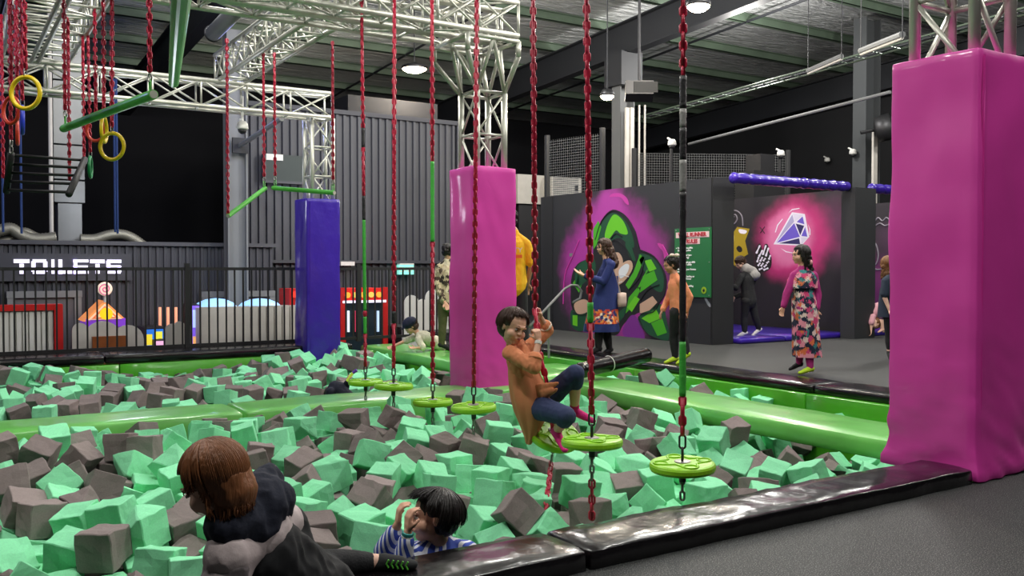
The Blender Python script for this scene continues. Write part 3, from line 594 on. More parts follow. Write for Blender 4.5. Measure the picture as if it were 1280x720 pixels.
# right hand building column with grey boxes
a2 = P(1083, 170, 21); c2_ = ibeam_col('wide grey building column behind the purple bars', a2.x, a2.y, 0, roof_z(a2.y) - .1, .5, mat('column_dim', '#404345', .8), .35)
b = P(1092, 200, 20.4); MB().box((b.x - .07, b.y - .05, 1.5), (b.x + .07, b.y, P(1092, 165, 20.4).z)).build('cover_strip', M['white2'], c2_)
b = P(1105, 160, 20); t = thing('fan_unit', 'dark fan unit on the building column beside the large pillar', 'fan', b); MB().lathe(b, [(.12, -.2), (.28, -.15), (.3, .15), (.1, .22)], 18, V((.5, -.8, .2))).build('housing', M['steel_dark'], t, smooth=True); MB().tube([b, b + V((-.4, .3, -.1))], .04, 8).build('arm', M['steel_dark'], t)
def camera_(px, py, d, lab):
    q = P(px, py, d); t = thing('security_camera', lab, 'camera', q, None)
    MB().lathe(q + V((0, 0, .02)), [(.05, .1), (.075, .07), (.085, .0), (.07, -.02)], 18).build('housing', M['white'], t, smooth=True)
    MB().lathe(q, [(.066, 0), (.055, -.04), (.02, -.065)], 16).build('dome', M['matte_black'], t, smooth=True)
    MB().tube([q + V((0, 0, .1)), q + V((0, .12, .16))], .02, 8).build('arm', M['white'], t); return t
t = camera_(840, 182, 17.5, 'white security camera on a dark post by the taped black chain'); q = P(839, 186, 17.5); MB().tube([q, V((q.x, q.y, 0))], .03, 8).build('post', M['matte_black'], t)
t = camera_(976, 195, 19.5, 'white security camera above the purple bar'); q = P(975, 199, 19.5); MB().tube([q, V((q.x, q.y, 0))], .03, 8).build('post', M['matte_black'], t)
camera_(1066, 193, 20.85, 'white security camera on the right building column'); camera_(1034, 202, 26.6, 'small white security camera on the dark right wall')
t = camera_(303, 162, 13.05, 'white round security camera hanging below the rear truss'); q = P(303, 157, 13.05); MB().tube([q + V((0, 0, .05)), q + V((0, 0, .42))], .02, 8).build('drop_rod', M['white'], t)
# dark block shapes behind the purple bar
q = P(950, 205, 18.5); t = thing('stacked_speaker', 'dark boxes stacked behind the mural walls below the roof', 'box', q); MB().obox(q, (.2, 0, 0), (0, .2, 0), (0, 0, .18)).build('cabinet', M['steel_dark'], t); MB().obox(q + V((0, 0, -1.75)), (.45, 0, 0), (0, .25, 0), (0, 0, 1.58)).build('base_box', M['matte_black'], t)
# safety netting: real thin cords
def netting(lab, p0, p1, zb, zt, cell=.055, th=.003):
    p0 = V(p0); p1 = V(p1); L = (p1 - p0).length; d = (p1 - p0) / L; mb = MB(); n = int(L / cell); m_ = int((zt - zb) / cell); nr = d.cross(V((0, 0, 1)))
    for i in range(n + 1):
        c = p0 + d * (i * cell); mb.add([V((c.x, c.y, zb)) - d * th, V((c.x, c.y, zb)) + d * th, V((c.x, c.y, zt)) + d * th, V((c.x, c.y, zt)) - d * th], [(0, 1, 2, 3)])
    for j in range(m_ + 1):
        z = zb + j * cell; mb.add([V((p0.x, p0.y, z - th)), V((p1.x, p1.y, z - th)), V((p1.x, p1.y, z + th)), V((p0.x, p0.y, z + th))], [(0, 1, 2, 3)])
    t = thing('safety_net', lab, 'net', p0); mb.build('cord_mesh', mat('net_cord', '#6a6c6c', .8), t, kind='stuff')
    for c in (p0, p1): MB().tube([(c.x, c.y, zb), (c.x, c.y, zt + .1)], .06, 8).build('net_post', M['matte_black'], t)
a = P(684, 172, 18.6); b = P(753, 152, 17.6); netting('dark safety net behind the mural wall left of the roof column', (a.x, a.y, 0), (b.x, b.y, 0), 1.2, P(720, 170, 18).z)
a = P(793, 195, 19.5); b = P(985, 208, 19.8); netting('dark safety net right of the roof column', (a.x, a.y, 0), (b.x, b.y, 0), 1.2, P(890, 192, 19.6).z)
# white cabinets seen above the mural wall
def wbox(name, lab, cat, px0, px1, py0, py1, y, depth=.5, m=None, grid=0):
    a = at(px0, py0, 1, y); b = at(px1, py1, 1, y); t = thing(name, lab, cat, ((a.x + b.x) / 2, y, b.z)); MB().rbox((a.x, y, b.z), (b.x, y + depth, a.z), .02, .4).build('body', m or M['white2'], t)
    MB().box((a.x + .1, y + .1, 0), (b.x - .1, y + depth - .1, b.z)).build('stand', M['steel_dark'], t)
    if grid:
        n = 10
        for i in range(n): z = b.z + (a.z - b.z) * (i + .5) / n; MB().box((a.x + .04, y - .015, z - .008), (b.x - .1, y, z + .008)).build('grille_bar', M['column'], t)
        MB().box((b.x - .22, y - .02, a.z - .35), (b.x - .12, y, a.z - .2)).build('badge', M['girder'], t)
    return t
wbox('cabinet', 'white cabinet above the small fence right of the middle pillar', 'cabinet', 647, 683, 217, 256, 19, .5, M['white2'])
wbox('air_conditioner', 'cream grilled air conditioning unit above the mural wall', 'air conditioner', 690, 727, 220, 247, 18.6, .5, M['white2'], 1)
# lit lamps
def highbay(x, y, lit=True, lab='round high-bay ceiling lamp', gr='high-bay lamps'):
    z = roof_z(y) - 1.0; t = thing('high_bay_lamp', lab, 'lamp', (x, y, z), gr)
    MB().lathe((x, y, z), [(.05, .34), (.09, .3), (.1, .18), (.2, .1), (.24, .0), (.23, -.02)], 24).build('housing', M['steel_dark'], t, smooth=True)
    MB().lathe((x, y, z - .025), [(.21, 0), (.2, -.015)], 24).build('lens', M['lamp'], t)
    MB().tube([(x, y, z + .34), (x, y, roof_z(y) - .03)], .012, 6).build('drop_rod', M['girder'], t); return t
for (px, py, d, lab, e) in ((518, 87, 19.5, 'lit ceiling lamp glowing between the two red chains left of the pillar', 260), (759, 121, 17.4, 'small lit lamp glowing left of the roof column', 120), (873, 9, 12.6, 'brightest lit ceiling lamp by the roof beam, beside the taped chain', 330)):
    q = P(px, py, d); t = thing('high_bay_lamp', lab, 'lamp', q, 'lit lamps in view'); s = {518: .28, 759: .14, 873: .17}[px]
    MB().lathe(q + V((0, 0, .03)), [(.05, .12), (.1, .1), (s, .04), (s, .0), (s * .95, -.015)], 24).build('housing', M['steel_dark'], t, smooth=True)
    MB().lathe(q + V((0, 0, .012)), [(s * .93, 0), (s * .9, -.015), (s * .6, -.06), (s * .1, -.08)], 24).build('lens', M['lamp'], t, smooth=True)
    MB().tube([q + V((0, 0, .14)), V((q.x, q.y, roof_z(q.y) - .03))], .012, 6).build('drop_rod', M['girder'], t)
    area('lamp_glow', q.x, q.y, q.z - .12, s * 1.5, e, (1, .9, .74))
# long fluorescent strip; short pale strip put in for a reflection on the tray
for (p0, p1, lab) in (((1076, 68, 13), (1128, 48, 11.6), 'long dim strip lamp under the roof beside the cable tray'), ((1010, 92, 16), (1052, 74, 15), 'short pale strip imitating a bright reflection on the cable tray')):
    a = P(*p0); b = P(*p1); t = thing('roof_strip', lab, 'lamp', a); MB().tube([a, b], .02, 8).build('tube', M['white2'], t); MB().tube([a + V((0, 0, .05)), b + V((0, 0, .05))], .045, 8).build('batten', M['column'], t)
    for e_ in (a, b): MB().tube([e_, V((e_.x, e_.y, roof_z(e_.y) - .03))], .008, 6).build('hanger', M['girder'], t)
# cable tray under the roof
a = P(806, 147, 21); b = V((a.x + .3, 3.0, roof_z(3) - 1.0)); b.z = a.z + (a.y - 3) * .052; t = thing('cable_tray', 'ladder type cable tray hanging under the roof', 'cable tray', a); d = b - a; sd = V((.18, 0, 0)); n = int(d.length / .35)
for s in (-1, 1): MB().tube([a + sd * s, b + sd * s], .018, 6).build('side_rail', M['purlin'], t)
r0 = None
for i in range(n + 1):
    c = a + d * (i / n)
    if r0 is None: r0 = MB().tube([-sd, sd], .01, 5).build('rung', M['purlin'], t); r0.location = c
    else: put('rung', r0, c, t)
for k in range(3): MB().tube([a + sd * (k - 1) * .5 + V((0, 0, .03)), b + sd * (k - 1) * .5 + V((0, 0, .03))], .014, 6).build('cable', M['column'], t)
a = P(861, 180, 21); b = P(1113, 115, 15.5); t = thing('roof_pipe', 'thin grey pipe sloping under the roof towards the large pillar', 'pipe', a); MB().tube([a, b], .03, 8).build('pipe_run', M['column'], t)
# grey round duct near the roof on the left and drop column with air duct
a = P(266, 42, 12); b = P(312, -4, 10.5); t = thing('round_duct', 'grey round duct with a mouth near the roof at upper left', 'duct', a); MB().tube([a, a + (b - a) * .5, b], .1, 16).build('duct_run', M['column'], t, smooth=True); MB().ring(a, b - a, .1, .015, 20, 6).build('collar', M['girder'], t); MB().tube([b, P(350, -60, 10)], .1, 16).build('duct_run', M['girder'], t, smooth=True)
a = at(86, 200, 1, 17.75); t = thing('air_duct', 'tall galvanised square air duct standing behind the rings', 'duct', (a.x, 17.75, 1.2)); wz = lambda py: at(86, py, 1, 17.75).z
xw0, xw1 = at(67, 200, 1, 17.75).x, at(106, 200, 1, 17.75).x
for (p0, p1, ins) in ((-60, 100, 0), (101, 180, 0), (181, 224, 0), (225, 253, .0)): MB().rbox((xw0 + ins, 17.75, wz(p1)), (xw1 - ins, 18.25, wz(p0) - .01), .01, .6).build('duct_section', M['duct'], t)
MB().rbox((xw0 + .06, 17.77, LOW), (xw1 - .05, 18.2, wz(254)), .01, .6).build('duct_boot', M['duct'], t)
MB().tube([(xw0 - .05, 17.7, LOW), (xw0 - .05, 17.7, 6.4)], .035, 8).build('downpipe', M['white2'], t)
def flex(lab, pts, r, y):
    t = thing('flexible_duct', lab, 'duct', at(*pts[0], 1, y)); q = [at(*p, 1, y) for p in smooth_pts(pts, 14, False)]
    MB().tube(q, [r * (1.06 if i % 2 else .94) for i in range(len(q))], 14).build('foil_hose', M['flex'], t, smooth=True)
flex('silver foil flexible duct lying left of the square duct', [(-30, 296), (0, 288), (14, 286), (26, 294), (44, 299), (70, 297)], .1, 17.5)
flex('silver foil flexible duct curling behind the left one', [(-20, 306), (4, 302), (18, 296), (30, 290), (44, 296), (58, 300)], .08, 17.62)
flex('silver foil flexible duct lying right of the square duct', [(100, 299), (118, 299), (136, 294), (152, 293), (166, 298), (180, 308)], .09, 17.5)
for i, (px, y0_, y1_) in enumerate(((4, 140, 290), (27, 150, 292), (147, 165, 292), (144, 165, 290))):
    t = thing('blue_strap', ['blue strap hanging at the left picture edge', 'blue strap hanging left of the square duct', 'blue strap hanging below the yellow rings, right of a pair', 'blue strap hanging below the yellow rings, left of a pair'][i], 'strap', at(px, y1_, 1, 12.95)); a = at(px, y1_, 1, 12.95); MB().tube([a, V((a.x, a.y, 3.7))], .014, 6).build('webbing', M['blue_rope'], t)
# grey column right of the toilet sign
cgx0, cgx1 = at(283, 250, 1, 16.9).x, at(308, 250, 1, 16.9).x
t = thing('building_column', 'pale grey steel column between the black backdrop and the cladding', 'column', ((cgx0 + cgx1) / 2, 17, LOW))
MB().box((cgx0, 16.9, LOW), (cgx1, 16.93, 5.6)).build('web', M['column'], t); MB().box((cgx0, 16.8, LOW), (cgx0 + .03, 17.1, 5.6)).build('flange', M['column'], t); MB().box((cgx1 - .03, 16.8, LOW), (cgx1, 17.1, 5.6)).build('flange', M['column'], t)
a = at(300, 182, 1, 16.75); b = P(352, 148, 14.6); MB().obox(a, (.14, 0, 0), (0, .03, 0), (0, 0, .14)).build('plate', M['girder'], t); MB().tube([a, b], .045, 8).build('strut', M['column'], t)
# TOILETS sign: blocky letters, each a part
t = thing('toilets_sign', 'white lit block letters TOILETS on the dark cladding', 'sign', at(87, 333, 1, 17.2)); a = at(17, 324, 1, 17.18); b = at(157, 342, 1, 17.18); LW = (b.x - a.x) / 7; LH = a.z - b.z
def letter(ch, x, w):
    mb = MB(); y = 17.19; T = LH * .3; tw_ = w * .26
    def R_(x0, x1, z0, z1): mb.box((x + w * x0, y - .03, b.z + LH * z0), (x + w * x1, y, b.z + LH * z1))
    if ch == 'T': R_(0, 1, .74, 1); R_(.36, .64, 0, .7)
    if ch == 'O': R_(.08, .92, .78, 1); R_(.08, .92, 0, .22); R_(0, .26, .14, .86); R_(.74, 1, .14, .86)
    if ch == 'I': R_(.3, .7, 0, 1)
    if ch == 'L': R_(0, .28, 0, 1); R_(0, 1, 0, .28)
    if ch == 'E': R_(0, .24, 0, 1); R_(0, 1, .8, 1); R_(0, .95, .41, .58); R_(0, 1, 0, .2)
    if ch == 'S': R_(0.05, 1, .76, 1); R_(0, .26, .45, .9); R_(.05, .95, .4, .6); R_(.74, 1, .1, .55); R_(0, .95, 0, .2)
    mb.build('letter', M['sign_white'], t)
xs = 0
for ch, wd in zip('TOILETS', (.92, .95, .45, .82, .92, .92, .95)):
    letter(ch, a.x + xs, LW * wd * 1.02); xs += LW * wd * 1.02 + LW * .11
# ---------------------------------------------------------------- arcade behind the fence
def slatted(lab, px0, px1, py0, y, m, n, name='slatted_counter', cat='counter', depth=.6, frame=None):
    a = at(px0, py0, 1, y); b = at(px1, py0, 1, y); t = thing(name, lab, cat, ((a.x + b.x) / 2, y, LOW)); w_ = (b.x - a.x) / n
    MB().box((a.x, y + .04, LOW), (b.x, y + depth, a.z - .02)).build('body', m, t); s0 = None
    for i in range(n):
        if s0 is None: s0 = MB().box((.012, y, LOW), (w_ - .012, y + .04, a.z)).build('slat', m, t); s0.location = (a.x, 0, 0)
        else: put('slat', s0, (a.x + i * w_, 0, 0), t)
    if frame: MB().box((a.x - .05, y - .03, a.z - .02), (b.x + .12, y + .2, a.z + .07)).build('red_top_rail', frame, t); MB().box((b.x + .005, y - .036, LOW), (b.x + .125, y + .19, a.z + .062)).build('red_post', frame, t)
    return t
slatted('white slatted counter with a red frame at the far left behind the fence', -30, 67, 388, 15.4, M['white'], 12, frame=M['red'])
slatted('pale ribbed counter under two lit domes behind the fence', 251, 372, 384, 15.4, M['white2'], 12, 'ribbed_counter')
dm = mat('dome_lit', '#9accff', .3, emit=.7)
for px, lab in ((275, 'left light blue lit dome of a game machine behind the fence'), (331, 'right light blue lit dome of a game machine behind the fence')):
    q = at(px, 384, 1, 15.9); t = thing('game_dome', lab, 'game machine', q); R0 = at(px + 27, 384, 1, 15.9).x - q.x
    MB().lathe((q.x, q.y + .3, q.z - .05), [(R0, 0), (R0 * .96, .06), (R0 * .8, .12), (R0 * .45, .18), (.02, .2)], 28).build('dome', dm, t, smooth=True); MB().lathe((q.x, q.y + .3, LOW), [(R0 * .9, 0), (R0 * .9, 1.4 - .0)], 20).build('cabinet', M['white2'], t)
# lollipop candy machine: lollipop, gabled roof, purple band, base
Ym = 16.3; hz = lambda px, py, y=Ym: at(px, py, 1, y)
t = thing('candy_machine', 'candy house game machine with orange gable roof and lollipop on top', 'game machine', hz(131, 445))
a, b, c = hz(104, 402), hz(158, 400), hz(131, 376)
MB().prism([a, b, c], (0, .7, 0)).build('gable_roof', mat('gable_orange', '#ee9250', .5, emit=.55), t)
for k, (s_, colr) in enumerate(((.8, '#f3c9a8'), (.62, '#e8784a'), (.45, '#f5d9b8'))):
    ct = (a + b + c) / 3 + V((0, -.012 * (k + 1), 0)); MB().prism([ct + (p - (a + b + c) / 3) * s_ for p in (a, b, c)], (0, .012, 0)).build('gable_trim', mat('gable_trim', colr, .5, emit=.45), t)
q = hz(132, 392); MB().lathe(q + V((0, -.06, 0)), [(.1, 0), (.1, .02)], 20, V((0, -1, 0))).build('gold_medallion', mat('medallion', '#e8c21c', .4, emit=.7), t)
a, b = hz(107, 399), hz(157, 408); MB().box((a.x, Ym, b.z), (b.x, Ym + .7, a.z)).build('purple_band', mat('band_purple', '#7a3cc0', .4, emit=.5), t)
a, b = hz(110, 408), hz(154, 450); MB().box((a.x, Ym + .05, LOW), (b.x, Ym + .7, a.z)).build('cabinet', M['white2'], t)
MB().tube([hz(131.5, 378), hz(131.5, 368)], .025, 8).build('lollipop_stick', M['white'], t); q = hz(131, 361); MB().lathe(q + V((0, .02, 0)), [(.1, 0), (.115, .02), (.115, .04), (.1, .06)], 28, V((0, -1, 0))).build('lollipop', mat('lollipop_cream', '#f0d6c0', .4, emit=.5), t)
mb = MB(); sp = [q + V((.0, -.05, 0)) + V((math.cos(u * .5), 0, math.sin(u * .5))) * (.008 + .0042 * u) for u in range(24)]; mb.tube(sp, .009, 6).build('lollipop_swirl', mat('swirl_pink', '#d05a8c', .4, emit=.4), t)
def cloud(lab, lobes, py1, y, m, name='cloud_panel'):
    """flat cut-out screen of rounded lobes standing on the floor"""
    t = thing(name, lab, 'panel', at((lobes[0][0] + lobes[-1][0]) / 2, 420, 1, y)); mb = MB()
    for i, (px0, px1, py) in enumerate(lobes):
        a = at(px0, py, 1, y); b = at(px1, py, 1, y); r_ = (b.x - a.x) / 2; n = 10; yy = y + .012 * i
        pts = [(a.x + r_ - r_ * math.cos(PI * k / n), yy, a.z - r_ + r_ * math.sin(PI * k / n)) for k in range(n + 1)]
        MB().prism([(a.x, yy, LOW)] + pts + [(b.x, yy, LOW)], (0, .03, 0)).build('lobe', m, t)
    return t
cloud('low cream cloud shaped screen in front of the candy machine', [(90, 110, 404), (104, 152, 402), (140, 180, 407)], 440, 15.3, M['white2'])
q0, q1 = at(115, 421, 1, 15.2), at(157, 421, 1, 15.2); br = MB().box((q0.x, 15.15, LOW), (q1.x, 15.25, q0.z)).build('wooden_bench', mat('brown_wood', '#8a4a1c', .5, var=.12)); tag(br, 'brown wooden panel in front of the cream cloud screen', 'bench')
cloud('grey cream cloud screen left of the ribbed counter', [(207, 222, 405), (217, 232, 402), (228, 240, 405)], 440, 15.3, mat('cloud_grey', '#a8a49c', .7))
def screen(lab, px0, px1, py0, y, cols, blocks=()):
    a = at(px0, py0, 1, y); b = at(px1, py0, 1, y); t = thing('arcade_machine', lab, 'game machine', ((a.x + b.x) / 2, y, LOW)); MB().rbox((a.x, y, LOW), (b.x, y + .7, a.z), .03, .5).build('cabinet', M['matte_black'], t)
    for i, (x0, x1, z0, z1, cc) in enumerate(blocks):
        W_ = b.x - a.x; MB().box((a.x + W_ * x0, y - .02 - .004 * i, a.z - z1), (a.x + W_ * x1, y - .001, a.z - z0)).build('panel_print', mat('print_' + cc[1:], cc, .4, emit=.7), t)
    return t
screen('arcade machine with a blue and yellow screen right of the candy machine', 180, 208, 409, 15.9, None, ((.04, .96, .04, .95, '#2a6fd0'), (.1, .35, .12, .3, '#e8d33c'), (.45, .8, .08, .32, '#e6e04a'), (.1, .9, .4, .46, '#e8f0ff'), (.4, .95, .5, .6, '#f2a8d8')))
screen('arcade machine with a violet lit screen beside the ribbed counter', 238, 250, 380, 15.8, None, ((.05, .95, .03, .9, '#7b5ce0'), (.2, .7, .1, .4, '#b8d0ff'), (.2, .8, .55, .7, '#f0b26a'), (.1, .9, .75, .85, '#e05a9a')))
screen('low pink lit machine front between the cloud screens', 194, 214, 425, 15.6, None, ((.02, .98, .02, .2, '#f4b8e0'), (.02, .98, .22, .26, '#c03028')))
for px in (200, 210, 220, 231):
    q = at(px, 400, 1, 16.9); t = thing('light_column', 'slim warm lit column of a game machine, one of four', 'lamp', (q.x, q.y, LOW), 'slim lit columns'); MB().tube([(q.x, q.y, LOW), (q.x, q.y, at(px, 384, 1, 16.9).z)], .025, 8).build('lit_tube', mat('warm_tube', '#ffb08a', .4, emit=.5), t)
# red framed crane machine
a = at(425, 361, 1, 16.0); b = at(484, 361, 1, 16.0); t = thing('crane_machine', 'red framed crane game machine behind the fence right of the purple pillar', 'game machine', ((a.x + b.x) / 2, 16, LOW))
zc = a.z; zh = at(425, 377, 1, 16).z
MB().box((a.x, 16, zh), (b.x, 16.9, zc)).build('header', mat('header_red', '#c8201a', .4, emit=.35), t)
for x_ in (a.x, b.x - .1): MB().box((x_, 15.97, LOW), (x_ + .1, 16.1, zc + .02)).build('frame_post', M['red'], t)
MB().box((a.x, 16.8, LOW), (b.x, 16.9, zh)).build('back_panel', mat('crane_back', '#4a4c58', .5), t)
MB().box((a.x + .1, 16.02, LOW + 1.0), (b.x - .1, 16.03, zh)).build('glass_pane', M['glass'], t)
MB().box((a.x + .04, 15.96, zh - .03), (b.x - .04, 16.0, zh + .015)).build('lit_strip', M['sign_white'], t)
for k in range(5):
    xx = a.x + (b.x - a.x) * (.14 + k * .165); zz = (zh + zc) / 2; MB().lathe((xx, 15.97, zz), [(.055, 0), (.055, .03)], 12, V((0, -1, 0))).build('header_badge', mat('badge_gold', ['#e8a83c', '#d8c05a'][k % 2], .4, emit=.5), t)
for px, c_ in ((435, '#e6f0ff'), (445, '#f04a6a'), (472, '#bcd8f4')):
    q = at(px, 395, 1, 16.0); MB().box((q.x - .02, 15.97, q.z - .3), (q.x + .02, 16.0, q.z + .1)).build('lit_trim', mat('trim_' + c_[1:], c_, .4, emit=.6), t)
a = at(362, 361, 1, 16.0); b = at(372, 361, 1, 16.0); t = thing('red_machine', 'red lit machine edge left of the purple pillar', 'game machine', (a.x, 16, LOW)); MB().box((a.x, 16, LOW), (b.x + .2, 16.6, a.z)).build('cabinet', M['red'], t); MB().box((a.x + .03, 15.98, at(362, 372, 1, 16).z), (b.x + .1, 16, a.z - .05)).build('marquee', mat('marquee_red', '#e83a2a', .4, emit=.5), t)
cloud('white rounded picket screen behind the fence near the cap boy', [(503, 514, 400), (506, 524, 369), (523, 535, 374), (533, 552, 362), (549, 565, 372)], 440, 15.6, M['white'])
# exit sign and white panels on the cladding
a = at(497, 331, 1, 17.5); b = at(516, 343, 1, 17.5); t = thing('exit_sign', 'small green lit exit sign on the dark cladding above the fence', 'sign', (a.x, 17.5, b.z)); MB().box((a.x, 17.45, b.z), (b.x, 17.55, a.z)).build('lit_face', mat('exit_green', '#7fe0c8', .4, emit=.8), t); MB().box((a.x + .02, 17.44, a.z - .0), (b.x, 17.56, a.z + .03)).build('housing', M['white'], t)
text('EXIT', (a.z - b.z) * .8, ((a.x + b.x) / 2, 17.44, (a.z + b.z) / 2), '-Y', M['white'], 'exit_text', t)
a = at(424, 327, 1, 17.5); b = at(441, 332, 1, 17.5); t = MB().box((a.x, 17.4, b.z), (b.x, 17.55, a.z)).build('emergency_light', M['white']); tag(t, 'small white box light on the cladding right of the purple pillar', 'lamp')
a = at(332, 192, 1, 17.5); b = at(385, 228, 1, 17.5); t = thing('office_window', 'window with pale blind in the tall cladding behind the trapeze', 'window', (a.x, 17.5, b.z)); MB().box((a.x, 17.5, b.z), (b.x, 17.58, a.z)).build('window_pane', mat('window_grey', '#3c4442', .7), t); MB().box((a.x, 17.48, a.z - .12), (a.x + (b.x - a.x) * .4, 17.5, a.z)).build('blind', M['white'], t)
MB().box((a.x - .05, 17.46, b.z - .05), (b.x, 17.6, b.z)).box((a.x - .05, 17.46, b.z), (a.x, 17.6, a.z)).build('window_frame', M['charcoal'], t)

# ================================================================ HANGING GYM EQUIPMENT
LINK = {}
def chain_mesh(a, b, r=.0068, l=.056, w=.0185, core=.008, jitter=True):
    """a run of real interlocking oval links along a line, twisting slowly, around a thin core"""
    a = V(a); b = V(b); d = b - a; L = d.length; n = max(1, int(L / (l * .78))); t = d / L; u = t.orthogonal().normalized(); v = t.cross(u); mb = MB()
    for i in range(n):
        c = a + d * ((i + .5) / n); ang = (PI / 2) * (i % 2) + i * .05; nr = u * math.cos(ang) + v * math.sin(ang)
        mb.ring(c, nr, w - r * .4, r, 10, 5, t * (l / 2 - w))
    if core: mb.tube([a, b], core, 6)
    return mb
def chain_part(name, a, b, m, parent, **k): o = chain_mesh(a, b, **k).build(name, m, parent, smooth=True); o['kind'] = 'stuff'; return o
def wrap(name, a, b, m, parent, r=.02):
    a = V(a); b = V(b); n = max(3, int((b - a).length / .02)); MB().tube([a.lerp(b, i / n) for i in range(n + 1)], [r * (1 + .18 * noise.noise(V((i * .9, a.z, a.x * 3)))) for i in range(n + 1)], 8).build(name, m, parent, smooth=True)
def disc(c, nrm, t, seed=0):
    nrm = V(nrm).normalized(); Rr = .17
    MB().lathe(c - nrm * .02, [(Rr - .02, -.004), (Rr - .006, .0), (Rr, .012), (Rr, .03), (Rr - .006, .04), (Rr - .018, .0445), (.02, .0445)], 40, nrm).build('foot_disc', M['lime'], t, smooth=False)
    u = nrm.orthogonal().normalized(); v = nrm.cross(u); top = c + nrm * .0265
    for k in range(4):
        a0 = k * PI / 2 + .4; cc = top + (u * math.cos(a0) + v * math.sin(a0)) * .118; MB().ring(cc, nrm, .036, .005, 20, 6).build('grip_ring', M['lime'], t, smooth=True)
        a1 = a0 + PI / 4; pts = [top + (u * math.cos(a1 + s) + v * math.sin(a1 + s)) * (.15 - .07 * math.cos(s * 2.6)) for s in [x * .1 - .55 for x in range(12)]]
        MB().tube(pts, .005, 6).build('grip_ridge', M['lime'], t, smooth=True)
    MB().lathe(top, [(.042, 0), (.04, .003), (.01, .004)], 22, nrm).build('hub_plate', M['steel'], t)
    MB().lathe(c - nrm * .06, [(.018, -.02), (.02, .035)], 12, nrm).build('hub_socket', M['steel_dark'], t)
def swing(lab, top, c, segs, low, nrm=(0, 0, 1), seed=0):
    """segs: (z_top, material key) from the top down; low: (z, material) below the disc"""
    t = thing('hanging_disc_swing', lab, 'swing', c, 'hanging disc swings'); top = V(top); c = V(c)
    def pt(z): return top.lerp(c, (top.z - z) / (top.z - c.z))
    segs = [s for s in segs]; zc = c.z + .16
    for i, (z, k) in enumerate(segs):
        z2 = segs[i + 1][0] if i + 1 < len(segs) else zc
        if k == 'red': chain_part('red_chain', pt(z), pt(z2), M['red_sleeve'], t, core=.013)
        else: wrap({'green': 'green_tape', 'black': 'black_tape', 'silver': 'silver_tape'}[k], pt(z), pt(z2), M[k + '_tape'], t, .0175)
    chain_part('steel_links', pt(zc), pt(c.z + .03), M['steel_dark'], t, l=.075, w=.018, r=.006, core=0)
    disc(c, nrm, t)
    z = c.z - .05
    for zl, k in low:
        chain_part('steel_links' if k == 'steel' else 'red_chain', (c.x, c.y, z), (c.x, c.y, zl), M['steel'] if k == 'steel' else M['red_sleeve'], t, **(dict(l=.05, w=.013, core=0) if k == 'steel' else dict(core=.008)))
        z = zl
    return t
def zpx(py, d, px=640): return P(px, py, d).z
SW = [
 ('disc swing farthest left, chain with black then lime green tape', (452, 457), 478, 43, [(0, 'red'), (160, 'black'), (184, 'red'), (245, 'black'), (275, 'green'), (388, 'red'), (396, 'green'), (417, 'red')], [(505, 'steel'), (518, 'steel')]),
 ('second disc swing from the left with an all red chain and a black band', (493, 492), 483, 49, [(0, 'red'), (389, 'black'), (404, 'red')], [(515, 'steel'), (535, 'red')]),
 ('third disc swing from the left with a long green tape section', (540, 541), 503, 50, [(0, 'red'), (202, 'green'), (302, 'red')], [(545, 'steel'), (562, 'red')]),
 ('disc swing hanging in front of the middle pink pillar', (596, 592), 510, 57, [(0, 'red')], [(572, 'steel'), (600, 'red')]),
 ('disc swing right of the hanging girl with a short green tape band', (733, 740), 553, 77, [(0, 'red'), (378, 'green'), (403, 'red')], [(600, 'steel'), (650, 'red')]),
 ('nearest disc swing with a black taped chain, by the black mat', (854, 853), 583, 82, [(0, 'red'), (95, 'black'), (136, 'silver'), (160, 'black'), (200, 'silver'), (240, 'black'), (427, 'green'), (495, 'red')], [(625, 'steel')]),
]
for lab, (pxt, pxb), py, wd, segs, low in SW:
    d = .34 * F / wd; c = P(pxb, py, d); tp = P(pxt, 0, d); up = (tp - c) * ((zt1 - c.z) / (tp.z - c.z)); top = c + up
    sg_ = [(P(pxt, y_, d).z if y_ else top.z, k) for y_, k in segs]; lw = [(P(pxb, y_, d).z, k) for y_, k in low]
    swing(lab, top, c, sg_, lw, (random.uniform(-.04, .04), random.uniform(-.04, .04), 1))
# the swing the girl sits on: its disc tilts, chain bends round her
dg = 5.62; gc = P(692, 543, dg)
t = thing('hanging_disc_swing', 'tilted disc swing on which the girl in orange sits', 'swing', gc, 'hanging disc swings')
k1 = P(666, 0, dg + .05); k1 = k1 + (k1 - P(668, 380, dg + .05)) * .5; k2_ = P(669, 385, dg); k3 = P(674, 440, dg - .05); k4 = P(684, 480, dg - .03); k5 = P(691, 536, dg)
for a, b in ((k1, k2_), (k2_, k3), (k3, k4), (k4, k5)): chain_part('red_chain', a, b, M['red_sleeve'], t, core=.013)
disc(gc, (RV * .25 - FV * .42 + V((0, 0, .9))), t)
chain_part('steel_links', P(692, 556, dg), P(689, 578, dg), M['steel'], t, l=.05, w=.013, core=0); chain_part('red_chain', P(689, 578, dg), P(680, 658, dg - .5), M['red_sleeve'], t, core=.008)
